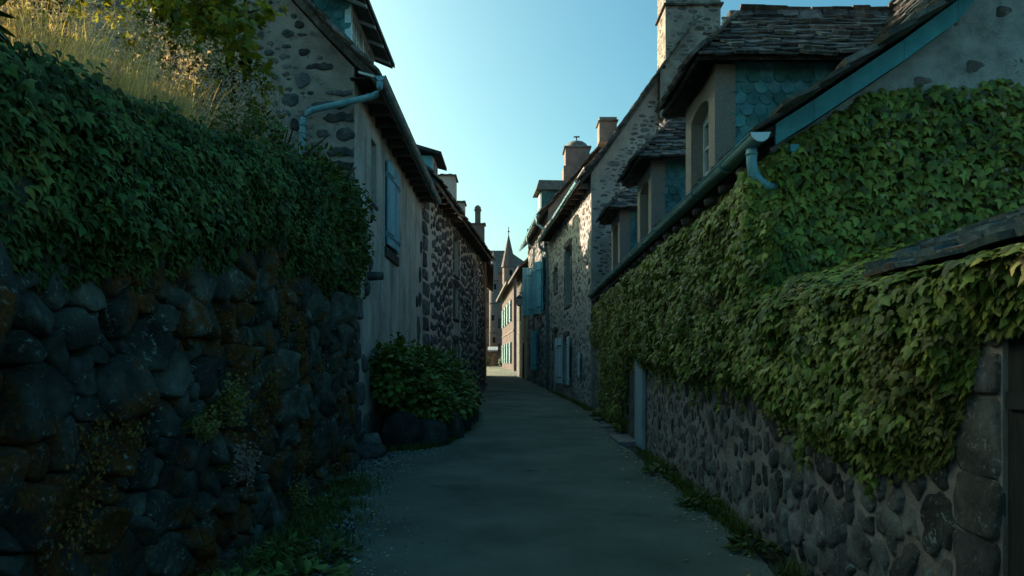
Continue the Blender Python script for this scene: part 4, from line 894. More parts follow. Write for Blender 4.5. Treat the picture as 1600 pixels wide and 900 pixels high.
# exposed quoins and boulder footing at the street corner
z = .0; g = random.Random(19)
while z < 4.0:
    hh = g.uniform(.28, .46); wq = g.uniform(.16, .5)*(1.6 if z < 1 else 1); K.ST.add(K.F, chaikin(jag(jag(np.array([(.0, z), (wq, z+g.uniform(0, .05)), (wq*.9, z+hh-.03), (.0, z+hh-.02)]), g, .06), g, .04), 1), .05, 0, rings=BIG, rough=.6); z += hh
for cx, cz, sx, sz in ((1.1, .35, .55, .35), (2.3, .25, .5, .28), (.95, 2.9, .2, .14), (1.2, 3.35, .12, .12), (7.6, 2.4, .2, .4), (7.9, 3.3, .18, .2), (7.95, 4.0, .16, .22), (7.5, 1.5, .25, .3), (8.1, 1.0, .2, .3), (8.15, 4.8, .12, .2), (7.3, 3.2, .12, .15), (.7, 1.55, .2, .17), (1.4, 1.2, .25, .2)):
    t = np.linspace(0, 2*np.pi, 13)[:-1]; K.ST.add(K.F, np.stack([cx+sx*np.cos(t)*(1+.12*np.sin(3*t+cx)), cz+sz*np.sin(t)*(1+.12*np.cos(2*t+cz))], 1), .05, 0)
K.ST.emit(K.root, [m_stone_d, m_stone_g])
b = MB(); b.tube([K.F(1.05, 3.12, .0), K.F(1.05, 3.12, .28)], [.09, .07], 7); b.build('stone_spout', m_stone_d, K.root, True)
rK = K.roof(profK, -.14, 8.6, .14, m_lauze); PK = Plates()
for a, c in zip(profK[:3], profK[1:4]):
    Fs, Ls = K.slope_frame(a, c, -.2); PK.lay(Fs, 8.8, Ls, .32, .2, random.Random(23), lift=.04, th=.034)
PK.emit(rK, m_lauze, 'slate', cap=90)
for k in range(13):
    b = MB(); u = .5+k*.62; b.fbox(K.F, u, u+.13, 6.06, 6.20, -.1, .38); b.build('rafter', m_wood_rafter, K.root)
b = MB(); b.fbox(K.F, -.1, 8.5, 6.205, 6.225, -.05, .42); b.build('soffit', m_wood_dk, K.root)
gutter(K.root, K.F(-.22, 6.20, .47), K.F(8.5, 6.20, .47), .085, m_zinc)
b = MB(); yk = 11.08; b.tube([(-2.14, yk, 6.14), (-2.15, yk, 6.02), (-2.19, yk, 5.93), (-2.27, yk, 5.88), (-3.23, yk-.01, 5.66), (-3.33, yk, 5.61), (-3.385, yk, 5.53), (-3.40, yk, 5.42), (-3.42, yk, 3.9)], .052, 12)
for p, q in (((-3.395, yk, 5.45), (-3.396, yk, 5.40)), ((-2.3, yk, 5.874), (-2.34, yk, 5.865)), ((-3.40, yk, 5.30), (-3.40, yk, 5.28))): b.tube([p, q], .06, 12)
b.tube([(-3.34, yk, 5.29), (-3.3, 11.25, 5.29)], .012, 6); b.build('downpipe', m_zinc, K.root, True)
b = MB(); b.hexa([K.G(-.36, 6.20, .12), K.G(-.36, 6.20, .16), K.G(-.10, 6.27, .16), K.G(-.10, 6.27, .12), K.G(-.36, 6.235, .12), K.G(-.36, 6.235, .16), K.G(-.10, 6.305, .16), K.G(-.10, 6.305, .12)]); b.build('gutter_bracket', m_skyblue, K.root)
# its dormer: white casements, blue scales on the cheek
b = MB(); x0, ya, yb = -2.82, 11.95, 13.95
b.box(-5.3, x0-.06, ya, yb, 6.7, 7.88); dk = b.build('dormer', m_wood_dk, K.root)
Fc = frame((-5.0, ya, 6.75), (1, 0, 0), UP, (0, -1, 0)); PL = Plates(); PL.lay(Fc, 2.05, 1.1, .20, .165, random.Random(3), scale=True, lift=.022, th=.012)
for i, (c, vs, fs, ww) in enumerate(PL.items):
    b = MB(); b.raw([np.array(q)-c for q in vs], fs); b.build('scale_slate', m_scale, dk, loc=c)
Fd = frame((x0, ya, 0), (0, 1, 0), UP, (1, 0, 0)); b = MB()
for u0, u1 in ((0, .12), (.94, 1.06), (1.88, 2.0)): b.fbox(Fd, u0, u1, 6.72, 7.86, -.08, .0)
for v0, v1 in ((6.80, 6.92), (7.72, 7.86)): b.fbox(Fd, .0, 2.0, v0, v1, -.08, .02)
for u in (.32, .53, .73, 1.27, 1.48, 1.68): b.fbox(Fd, u-.025, u+.025, 6.92, 7.72, -.06, -.02)
for v in (7.18, 7.45): b.fbox(Fd, .1, 1.9, v-.02, v+.02, -.055, -.025)
b.build('window_frame', m_white, dk); b = MB(); b.fbox(Fd, .1, 1.9, 6.9, 7.74, -.075, -.062); b.build('pane', m_glass, dk)
b = MB(); b.box(x0-.1, x0+.012, ya-.03, ya+.06, 6.8, 7.9); b.build('corner_board', m_skyblue, dk)
b = MB(); b.hexa([(-2.46, 11.45, 7.74), (-2.46, 14.35, 7.74), (-5.6, 14.35, 9.0), (-5.6, 11.45, 9.0), (-2.46, 11.45, 7.82), (-2.46, 14.35, 7.82), (-5.6, 14.35, 9.1), (-5.6, 11.45, 9.1)]); b.build('dormer_roof', m_lauze, dk); b = MB(); b.hexa([(-2.5, 11.5, 7.70), (-2.5, 14.3, 7.70), (-5.5, 14.3, 8.92), (-5.5, 11.5, 8.92), (-2.5, 11.5, 7.735), (-2.5, 14.3, 7.735), (-5.5, 14.3, 8.955), (-5.5, 11.5, 8.955)]); b.build('soffit', m_wood_rafter, dk)
b = MB()
for k in range(4): y = 11.7+k*.75; b.hexa([(-2.5, y, 7.67), (-2.5, y+.09, 7.67), (-3.2, y+.09, 7.95), (-3.2, y, 7.95), (-2.5, y, 7.74), (-2.5, y+.09, 7.74), (-3.2, y+.09, 8.02), (-3.2, y, 8.02)])
b.build('rafter_tails', m_white, dk, kind='stuff')

# ------------------------------------------------------------------ dark stone house with pale mortar (left)
Q = House('stone_house', 'dark basalt cobble house with pale mortar joints on the left of the lane', -2.6, 19.85, .076, 15.2, -1)
Q.G = frame(Q.O, -Q.N, UP, -Q.U)
opsQ = [(5.6, 6.75, 4.85, 6.25), (5.5, 6.7, .4, 2.3), (11.2, 12.1, 4.6, 6.0), (11.0, 12.0, 2.5, 4.4), (5.6, 6.75, 3.2, 4.4)]
Q.facade(6.75, m_mort_pale, opsQ, rev=.25)
for u, r in ((0, 1), (Q.L, -1)): b = MB(); b.poly([Q.G(w, z, -u) for w, z in ((0, Q.base), (0, 6.7), *([(2.6, 9.3)] if u else []), (5.2, 6.7), (5.2, Q.base))][::r]); b.build('gable_wall', m_mort_pale, Q.root)
for o in (opsQ[0], opsQ[2]): Q.window(*o, .2, m_wood_dk, 2, 2); surround(Q, *o)
Q.door(5.5, 6.7, .4, 2.3, m_wood_dk); surround(Q, *opsQ[1], m_stone_d, sill=False); Q.window(*opsQ[3], .2, m_white, 2, 2); surround(Q, *opsQ[3])
Q.box('boarding', 5.6, 6.75, 3.2, 4.4, -.2, -.12, m_wood_dk); surround(Q, *opsQ[4])
g = random.Random(23); z = .1
while z < 6.6:
    hh = g.uniform(.34, .55); wq = g.uniform(.55, 1.0); Q.ST.add(Q.F, chaikin(jag(jag(np.array([(.02, z), (wq, z+.02), (wq*.95, z+hh-.07), (.02, z+hh-.06)]), g, .06), g, .04), 1), .045, 0, rough=.6, tilt=.5); z += hh
Q.holes.append((-.5, 1.0, -1, 9))
fill_stones(Q.ST, Q.F, (0, 15.1, 0, 6.7), lambda u, v, g: g.choice([.10, .14, .18, .22]), 81, .055, lambda g: g.uniform(.03, .06), ar=1.15, keep=Q.free(.05), kk=.93, maxn=1300, ch=2, tries=12000)
Q.ST.emit(Q.root, [m_stone_d, m_stone_d], cap=296)
profQ = [(-.45, 6.78), (0, 7.05), (2.6, 9.45), (5.5, 6.9)]
QP = lambda u, w, z: Q.G(w, z, -u)
rQ = Q.roof([(-.45, 6.78), (2.6, 9.75), (5.5, 6.9)], -.12, 4.9, .15, m_lauze); b = MB()
for dz in (0, -.15):                                           # far part's unseen near hip, shaped to let sun onto the house opposite
    e = [QP(4.9, -.45, 6.78+dz), QP(15.3, -.45, 6.78+dz), QP(15.3, 5.5, 6.9+dz), QP(4.9, 5.5, 6.9+dz), QP(9.6, 2.6, 9.65+dz), QP(15.3, 2.6, 9.65+dz)]
    b.poly([e[0], e[1], e[5], e[4]]); b.poly([e[3], e[0], e[4]]); b.poly([e[2], e[3], e[4], e[5]])
b.poly([QP(4.9, -.45, 6.63), QP(15.3, -.45, 6.63), QP(15.3, -.45, 6.78), QP(4.9, -.45, 6.78)])
b.poly([QP(4.9, 0, 6.6), QP(4.9, 2.6, 9.6), QP(4.9, 5.2, 6.8)])
b.build('roof_hipped_for_sun', m_lauze, Q.root); PQ = Plates()
Fs, Ls = Q.slope_frame((-.45, 6.78), (2.6, 9.7), -.2); PQ.lay(Fs, 15.5, Ls, .38, .26, random.Random(24), lift=.05, th=.045, v0=-.1, keep=lambda u, v: u < 5.1 or u-5.1 > v*4.7/Ls)
PQ.emit(rQ, m_lauze, 'slate', cap=60, minpx=9)
b = MB()
for k in range(20): b.fbox(Q.F, .3+k*.75, .42+k*.75, 6.58, 6.72, -.1, .40)
b.build('rafter_tails', m_wood_rafter, Q.root, kind='stuff')
chimney(Q, -2.85, -2.2, 26.3, 27.2, 7.3, 8.75, m_mort_pale, ((8.7, .07),)); chimney(Q, -2.45, -1.95, 27.9, 28.6, 7.2, 8.1, m_mort_pale, ((8.05, .06),))
b = MB(); b.box(-4.6, -2.58, 22.0, 23.3, 6.95, 8.2); dq = b.build('dormer', m_blue, Q.root)
b = MB()
for y in (22.02, 22.62, 23.2): b.box(-2.578, -2.53, y, y+.08, 7.4, 8.16)
for z in (7.4, 8.08): b.box(-2.576, -2.535, 22.1, 23.2, z, z+.08)
b.build('window_frame', m_white, dq)
b = MB(); b.box(-2.577, -2.56, 22.1, 23.2, 7.45, 8.1); b.build('pane', m_glass, dq)
b = MB(); b.hexa([(-2.25, 21.7, 8.14), (-2.25, 23.6, 8.14), (-4.8, 23.6, 8.85), (-4.8, 21.7, 8.85), (-2.25, 21.7, 8.24), (-2.25, 23.6, 8.24), (-4.8, 23.6, 9.0), (-4.8, 21.7, 9.0)]); b.build('dormer_roof', m_lauze, dq)
# the lower house past it, with the warm plastered gable strip
T = House('village_house', 'narrow house end with a warm reddish plaster corner at the lane bend', -1.40, 35.15, -.03, 12.5, -1)  # unseen far length drawn out to shade the dark house opposite
T.G = frame(T.O, -T.N, UP, -T.U)
T.facade(6.6, m_warm, [(1.5, 2.4, 3.6, 5.0), (1.4, 2.4, .4, 2.5)])
for u, r in ((0, 1), (T.L, -1)): b = MB(); b.poly([T.G(w, z, -u) for w, z in ((0, T.base), (0, 6.8), (2.5, 9.0), (5, 6.8), (5, T.base))][::r]); b.build('gable_wall', m_warm, T.root); T.window(1.5, 2.4, 3.6, 5.0); T.door(1.4, 2.4, .4, 2.5, m_wood_dk)
T.roof([(-.45, 6.45), (0, 6.85), (2.5, 9.1), (5.3, 6.7)], -.3, 12.7, .16, m_lauze)
chimney(T, -2.05, -1.42, 34.9, 35.5, 7.2, 8.6, m_castle, ((8.55, .08),)); b = MB(); b.box(-1.90, -1.62, 35.0, 35.3, 8.6, 9.45); b.box(-1.94, -1.58, 34.96, 35.34, 9.3, 9.36); taper(b, -1.76, 35.15, 9.45, 9.58, .16, .05); b.build('chimney_pot', m_castle, T.root)

# ------------------------------------------------------------------ far end: sunlit house, turrets, church
Fh = House('village_house', 'sunlit pale house with grey shutters at the far end of the lane', .15, 60.0, -.068, 19, 1)
opsF = [(3+k*4.2, 4.2+k*4.2, 5.2, 7.2) for k in range(4)]+[(3+k*4.2, 4.3+k*4.2, 1.3, 3.3) for k in range(4)]
Fh.facade(8.9, m_pale, opsF, rev=.25)
for u in (0, Fh.L): b = MB(); b.poly([Fh.G(w, z, -u) for w, z in ((0, Fh.base), (0, 9.0), (3, 12.6), (6, 9.0), (6, Fh.base))][::(-1 if u == 0 else 1)]); b.build('gable_wall', m_pale, Fh.root)
for o in opsF:
    Fh.window(*o, .15, m_white); m = m_zinc
    shutter(Fh.root, at_face(Fh, o[0]-.02, .05), dirv(Fh, R(5), -1), .6, o[2], o[3], m, 4); shutter(Fh.root, at_face(Fh, o[1]+.02, .05), dirv(Fh, R(5), 1), .6, o[2], o[3], m, 4)
Fh.roof([(-.7, 8.55), (0, 9.2), (3, 12.8), (6.3, 8.8)], -.3, 19.3, .2, m_lauze)
Fh.box('string_course', 0, 19, 4.2, 4.32, 0, .06, m_castle)
def tower(name, label, cx, cy, r, z1, ztip, n=20, lean=0, fin=True, square=False, parent=None):
    t = thing(name, label, 'tower', (cx, cy, gz(cy))); b = MB(); b.tube([(cx, cy, gz(cy)-.3), (cx, cy, z1)], r, n); b.build('shaft', m_castle, t, not square)
    for z in (gz(cy)+4.2, gz(cy)+8.0):
        b = MB(); b.tube([(cx, cy, z), (cx, cy, z+.12)], r+.06, n); b.build('string_course', m_pale, t)
    b = MB(); b.tube([(cx, cy, z1-.05), (cx, cy, z1+.2), (cx, cy, ztip)], [r*1.22, r*1.16, .03], n); c = b.build('spire', m_castle, t, not square)
    if fin: b = MB(); b.tube([(cx, cy, ztip-.1), (cx, cy, ztip+1.0)], .05, 6); b.tube([(cx, cy, ztip+.3), (cx, cy, ztip+.45)], .14, 8); b.build('finial', m_iron, c)
    for z, a in ((z1-1.2, -1.2), (z1-5.2, -1.7), (gz(cy)+3, -1.45)):
        b = MB(); x, y = cx+r*math.cos(a), cy+r*math.sin(a); b.box(x-.16, x+.16, y-.03, y+.2, z, z+.7); b.build('window', m_black, t)
    return t
tower('stair_turret', 'round slender turret with conical stone roof beside the church', -2.38, 88, .56, 11.9, 15.8, fin=False)
tower('spire_tower', 'taller slender tower with pointed spire and finial at the lane end', -.45, 90, .82, 13.9, 18.2, n=8, square=True)
ch_ = thing('church', 'dark stone building with a hipped slate roof behind the turrets', 'church', (-4, 96, .85)); b = MB(); b.box(-9, 3.5, 94, 104, .3, 13.6); b.build('wall', m_castle, ch_)
b = MB(); b.hexa([(-9.4, 93.6, 13.6), (3.9, 93.6, 13.6), (3.9, 104.4, 13.6), (-9.4, 104.4, 13.6), (-6, 97, 17.2), (-.5, 97, 17.2), (-.5, 101, 17.2), (-6, 101, 17.2)]); b.build('roof', m_lauze, ch_)
for k in range(5):
    for z in (2.5, 6.0, 9.5): b = MB(); b.box(-8.2+k*2.1, -7.4+k*2.1, 93.97, 94.02, z, z+1.4); b.build('window', m_glass, ch_)
aw = thing('awning', 'white shop awning over the far doorway under the turrets', 'awning', (-2.4, 84.8, 2.8)); b = MB(); b.hexa([(-3.0, 84.0, 2.75), (-1.75, 84.0, 2.75), (-1.75, 85.2, 3.05), (-3.0, 85.2, 3.05), (-3.0, 84.0, 2.9), (-1.75, 84.0, 2.9), (-1.75, 85.2, 3.3), (-3.0, 85.2, 3.3)]); b.build('canopy', m_white, aw)
b = MB(); b.tube([(-2.95, 84.05, 2.8), (-2.95, 85.2, 2.3)], .03, 5); b.tube([(-1.8, 84.05, 2.8), (-1.8, 85.2, 2.3)], .03, 5); b.build('arm', m_iron, aw)
po = thing('arched_porch', 'low pale archway of brick below the white awning', 'porch', (-2.0, 85.8, .8)); b = MB()
for x0, x1 in ((-3.0, -2.6), (-1.6, -.3)): b.box(x0, x1, 85.2, 86.2, .6, 2.7)
arc = [(-2.1-.5*math.cos(t), 2.0+.5*math.sin(t)) for t in np.linspace(0, math.pi, 9)]
for p, q in zip(arc, arc[1:]): b.hexa([(p[0], 85.2, p[1]), (q[0], 85.2, q[1]), (q[0], 86.2, q[1]), (p[0], 86.2, p[1]), (p[0], 85.2, 2.7), (q[0], 85.2, 2.7), (q[0], 86.2, 2.7), (p[0], 86.2, 2.7)])
b.build('wall', m_brick, po); b = MB()
for p, q in zip(arc, arc[1:]): b.hexa([(p[0], 85.1, p[1]), (q[0], 85.1, q[1]), (q[0], 85.2, q[1]), (p[0], 85.2, p[1]), (p[0]*1.0, 85.1, p[1]+.18), (q[0], 85.1, q[1]+.18), (q[0], 85.2, q[1]+.18), (p[0], 85.2, p[1]+.18)])
b.box(-2.72, -2.6, 85.1, 85.2, .6, 2.0); b.box(-1.6, -1.48, 85.1, 85.2, .6, 2.0); b.build('arch_stones', m_pale, po)
def leafball(t, c, s, n, mat, sz, kind='simple', name='foliage', dens=1.0, cap=0):
    d = NR.normal(0, 1, (n, 3)); d /= np.linalg.norm(d, axis=1)[:, None]; r = NR.uniform(.55, 1.0, n)[:, None]**.5
    k = np.array([1+.28*nz(x*2.2, 1.0, c[0]*3+c[1]) for x in d])[:, None]; pos = np.array(c)+d*r*k*np.array(s)
    tip = d*.5+NR.normal(0, .5, (n, 3))+[0, 0, -.45]; foliage(t, kind, pos, tip, d+NR.normal(0, .35, (n, 3))+[0, 0, .5], NR.uniform(sz[0], sz[1], n), mat, cap=cap, mass=name)
for lab, x, y, r in (('small green bush left of the far archway', -3.3, 82, .55), ('small bush right of the far archway', -1.0, 83, .6)):
    t = thing('bush', lab, 'bush', (x, y, .8)); leafball(t, (x, y, 1.5), (r, r, r), 300, m_leaf_s, (.18, .3)); b = MB(); b.tube([(x, y, .7), (x, y, 1.5)], .06, 5); b.build('stem', m_bark, t, kind='stuff')

# ------------------------------------------------------------------ IVY on the right: street wall, gable and lean-to eave
iv = thing('ivy', 'thick green ivy covering the long right wall up to the gutter', 'ivy', (2.2, 8, 0))
IB = [(2.0, 1.80), (2.95, 1.75), (3.05, 1.55), (3.2, 1.15), (3.6, 1.0), (4.43, 1.03), (5.2, 1.13), (6.2, 1.30), (7.8, 1.36), (8.5, 1.33), (10, 1.42), (11.9, 1.52), (12.8, 1.62), (13.85, 1.62), (14.0, .15), (17.2, .12), (17.4, 2.0), (20.3, 2.05)]
ibot = lambda y: ip(IB, y)
def wallx(y): return 2.0+(y-2.0)*.25/3.95 if y < 5.95 else 2.25+(y-5.95)*.0186
pos = []; g = random.Random(77)
def grow(n, y0, y1, zt):
    k = 0
    while k < n:
        y = g.uniform(y0, y1); zb = ibot(y)+.15*nz((y, 0), 2.3)+.12*nz((y, 5), 6); t = zt(y)
        z = g.uniform(zb-.02, t)
        k += 1
        edge = min(1, (z-zb)/.22+.12); tp = min(1, (t-z)/.25+(.25 if y > 5.85 else .75))
        m = nz((y, z, 1.0), 1.7)*.5+.5; d = (.05+.26*m+.10*nz((y, z, 4.0), 4.5))*edge*tp
        if 14 < y < 17.2 and z < 1.8: d += .12
        x = wallx(y)-max(.03, d*g.uniform(.25, 1.1)); pos.append((x, y, z, m))
zt = lambda y: 2.0+.05*nz((y, 2), 2.5)+.14*max(0, min(1, (y-3.7))) if y < 5.85 else 3.36
grow(1900, 2.2, 3.1, lambda y: 2.02); grow(8500, 3.0, 5.9, zt); grow(1200, 5.62, 6.5, lambda y: 2.85); grow(15500, 5.8, 14.0, zt); grow(4600, 13.9, 17.4, zt); grow(1700, 17.3, 20.4, lambda y: 3.3)
n1 = len(pos)
pa = np.array(pos); n = len(pa)
tip = np.stack([-.35+NR.normal(0, .3, n), NR.normal(0, .55, n), -np.ones(n)], 1); nrm = np.stack([-1+NR.normal(0, .3, n), -.15+NR.normal(0, .5, n), .75+NR.normal(0, .4, n)], 1)
sz = NR.uniform(.042, .100, n)*np.where(pa[:, 1] < 4.6, .82, 1)*np.where(NR.uniform(0, 1, n) < .25, .7, 1)
yel = np.array([(nz((p[1], p[2], 2.0), 2.0) > .55) or (p[1] < 3.75 and p[2] < 1.75 and nz((p[1], p[2], 7.0), 3) > -.1) for p in pa])
# gable sheet, over the lean-to roof
gp_ = []
while len(gp_) < 10500:
    x = g.uniform(2.02, 6.9) if g.random() < .85 else g.uniform(2.0, 2.7); top = min(3.99+.09*nz((x, 1), 2.6)+.06*nz((x, 3), 9), 3.40+(x-2.3)*.66+.02+.05*nz((x, 8), 6)); z = g.uniform(2.1, top)
    m = nz((x, 6.0, z), 1.6)*.5+.5; d = (.04+.20*m+.07*nz((x, 3.0, z), 5))*min(1, (top-z)/.2+.3); gp_.append((x, 5.95-max(.03, d*g.uniform(.3, 1.1)), z))
ga = np.array(gp_); ng = len(ga)
tg = np.stack([NR.normal(0, .55, ng), -.35+NR.normal(0, .3, ng), -np.ones(ng)], 1); ngm = np.stack([-.1+NR.normal(0, .5, ng), -1+NR.normal(0, .3, ng), .7+NR.normal(0, .4, ng)], 1); sg = NR.uniform(.05, .10, ng)
# fringe lying over the lean-to eave
ea = []
while len(ea) < 3600:
    u = g.uniform(.3, 4.05); v = g.uniform(-.06, 1.45)
    if v > .03+.04*nz((u, 4), 4)+max(0, (u-1.75)*.66+.12*nz((u, v), 3)): continue
    t = min(1, max(0, (u-1.9-v)*1.6)); ea.append(FO(u, 2.02+.36*v+g.uniform(0, .02+.20*t*(.6+.5*nz((u, v, 2), 3))), .13-v))
ea = np.array(ea); ne = len(ea); te = np.stack([-1+NR.normal(0, .3, ne), NR.normal(0, .4, ne), -.45+NR.normal(0, .2, ne)], 1); nne = np.stack([-.5+NR.normal(0, .3, ne), NR.normal(0, .3, ne)-.2, np.ones(ne)], 1); se = NR.uniform(.045, .085, ne)
allp = np.vstack([pa[:, :3], ga, ea]); allt = np.vstack([tip, tg, te]); alln = np.vstack([nrm, ngm, nne]); alls = np.concatenate([sz, sg, se]); ye = np.concatenate([yel, np.zeros(ng, bool), NR.uniform(0, 1, ne) < .12])
dead = NR.uniform(0, 1, len(ye)) < .012; foliage(iv, 'creeper', allp[dead], allt[dead], alln[dead], alls[dead]*.8, m_dry, mass='dead_leaves'); ye = ye & ~dead; ok_ = ~ye & ~dead
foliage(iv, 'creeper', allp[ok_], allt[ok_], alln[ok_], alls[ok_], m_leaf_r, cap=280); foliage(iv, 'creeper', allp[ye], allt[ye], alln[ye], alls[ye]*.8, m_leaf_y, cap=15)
sh_ = []
for _ in range(46):
    y = g.uniform(3.3, 13.5); z = ibot(y)+.05; L = g.uniform(.12, .42); yy = y
    for k in range(int(L/.035)): yy += g.uniform(-.02, .025); sh_.append((wallx(yy)-.04-.03*g.random(), yy, z-k*.035))
sp = np.array(sh_); m_ = len(sp)
foliage(iv, 'creeper', sp, np.stack([-.3+NR.normal(0, .3, m_), NR.normal(0, .8, m_), -np.ones(m_)], 1), np.stack([-1+NR.normal(0, .3, m_), NR.normal(0, .5, m_)-.2, .6+NR.normal(0, .4, m_)], 1), NR.uniform(.03, .075, m_), m_leaf_r, mass='trailing_shoots')
b = MB()                                                       # woody stems
for k in range(26):
    y = g.uniform(3.4, 17); z = max(.0, ibot(y)+.08); p = [(wallx(y)-.03, y, z)]
    while p[-1][2] < min(zt(y), 3.2)-.1: q = p[-1]; p.append((wallx(q[1])-.03-.02*g.random(), q[1]+g.uniform(-.16, .16), q[2]+.22))
    if len(p) > 1 and not 4.9 < y < 6.6: b.tube(p, [.014*(1-.6*i/len(p)) for i in range(len(p))], 5)
b.build('stem', m_bark, iv, kind='stuff')

# ------------------------------------------------------------------ IVY on the left wall
il = thing('ivy', 'dark green ivy hanging over the boulder wall on the left', 'ivy', (-2.4, 5, 2.5))
LB = [(-1, 2.0), (3.2, 2.0), (4.4, 2.08), (5.2, 2.25), (5.6, 2.33), (6.4, 2.5), (7.3, 2.36), (8.5, 2.34), (10, 2.6)]
pos = []
for _ in range(36000):
    y = g.uniform(1.2, 10.15) if g.random() < .8 else g.uniform(2.8, 6); zb = ip(LB, y)+.16*nz((y, 0), 1.9)+.10*nz((y, 5), 5); t = ltop(y)+.10
    z = g.uniform(zb, t+.12); s = (z-zb)/(t-zb)
    m = nz((y, z, 3.0), 1.4)*.5+.5; d = (.06+.34*m+.10*nz((y, z, 9.0), 5))*min(1, s*3+.15); back = max(0, (s-.82))*1.6
    pos.append((WX+max(.02, d*g.uniform(.3, 1.05))-back*g.uniform(.2, 1), y, z))
for _ in range(2600): y = g.uniform(2.6, 10); x = -2.45-abs(g.gauss(0, .35)); pos.append((x, y, bank(x, y)+g.uniform(.0, .14)))
pa = np.array(pos); n = len(pa)
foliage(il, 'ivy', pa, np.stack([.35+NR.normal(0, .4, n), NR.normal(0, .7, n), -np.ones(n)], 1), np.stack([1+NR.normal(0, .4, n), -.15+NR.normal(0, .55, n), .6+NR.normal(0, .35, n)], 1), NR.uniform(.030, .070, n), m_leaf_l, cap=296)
b = MB()
for k in range(16):
    y = g.uniform(3, 9.8); z = ip(LB, y)-.2; p = [(WX+.05, y, z)]
    while p[-1][2] < ltop(y)-.1: q = p[-1]; p.append((WX+.03+.05*g.random(), q[1]+g.uniform(-.14, .14), q[2]+.2))
    b.tube(p, .011, 5)
b.build('stem', m_bark, il, kind='stuff')
# finer, lighter shrub bulging at the far end of the wall
sh = thing('shrub', 'finely leaved lighter green shrub bulging over the far end of the boulder wall', 'shrub', (-2.5, 9, 3.8))
pos = []; dirs = []
for (c, s, k) in (((-2.45, 8.3, 3.55), (.42, 1.0, .62), 2600), ((-2.50, 9.5, 3.55), (.52, .85, .78), 3200), ((-2.42, 9.5, 2.95), (.40, .75, .55), 1800), ((-2.7, 7.2, 3.75), (.40, .8, .40), 1300)):
    d = NR.normal(0, 1, (k, 3)); d /= np.linalg.norm(d, axis=1)[:, None]; r = NR.uniform(.6, 1.0, k)[:, None]; q = np.array([1+.32*nz(x*2.6, 1.0, c[1]) for x in d])[:, None]
    pos.append(np.array(c)+d*r*q*np.array(s)); dirs.append(d)
pa = np.vstack(pos); d = np.vstack(dirs); n = len(pa)
foliage(sh, 'simple', pa, d*.6+NR.normal(0, .6, (n, 3))+[0, 0, -.2], d+NR.normal(0, .4, (n, 3))+[0, 0, .5], NR.uniform(.05, .09, n), m_leaf_s, cap=120)
b = MB()
for k in range(14): a = g.uniform(0, 6.28); y = g.uniform(7.6, 9.8); b.tube([(-2.7, y, 3.4), (-2.5+.2*math.cos(a), y+.3*math.sin(a), 3.9), (-2.3+.3*math.cos(a), y+.6*math.sin(a), 4.1)], [.02, .014, .006], 5)
b.build('stem', m_bark, sh, kind='stuff')
ds = thing('shrub', 'dark long leaved shrub at the left edge above the ivy', 'shrub', (-2.7, 3.1, 3.0))
n = 420; d = NR.normal(0, 1, (n, 3)); d /= np.linalg.norm(d, axis=1)[:, None]; pa = np.array((-2.62, 3.0, 3.10))+d*NR.uniform(.3, 1, n)[:, None]*np.array((.30, .40, .24))
foliage(ds, 'simple', pa, d*.7+[0, 0, -.6]+NR.normal(0, .3, (n, 3)), d+[0, 0, .8], NR.uniform(.10, .17, n), m_leaf_l, cap=60, width=.8)
b = MB(); b.tube([(-2.7, 3.1, 2.7), (-2.65, 3.05, 3.2)], [.02, .01], 5); b.build('stem', m_bark, ds, kind='stuff')

# ------------------------------------------------------------------ garden: dry grass and maple saplings above the wall
n = 17000; y = NR.uniform(2.6, 8.6, n); x = -2.5-np.abs(NR.normal(0, .8, n))-.05; k = np.array([nz((a, c), .9) for a, c in zip(x, y)]); ok = k > -.35
pos = np.stack([x, y, np.array([bank(a, c) for a, c in zip(x, y)])], 1)[ok]; n = len(pos)
fade = np.clip((8.3-pos[:, 1])/2.0, .35, 1)
o = blades('dry_grass', pos, NR.uniform(.30, .85, n)*fade, NR.uniform(.1, .6, n), m_dry, .0032, droop=.4); tag(o, 'tall golden dry grass along the top of the left wall', 'grass')
n = 5000; y = NR.uniform(2.4, 10.3, n); x = -2.45-np.abs(NR.normal(0, .4, n)); pos = np.stack([x, y, np.array([bank(a, c) for a, c in zip(x, y)])], 1)
o = blades('green_grass', pos, NR.uniform(.12, .34, n), NR.uniform(.3, 1.0, n), m_green, .004); tag(o, 'green grass mixed into the top edge of the left wall', 'grass')
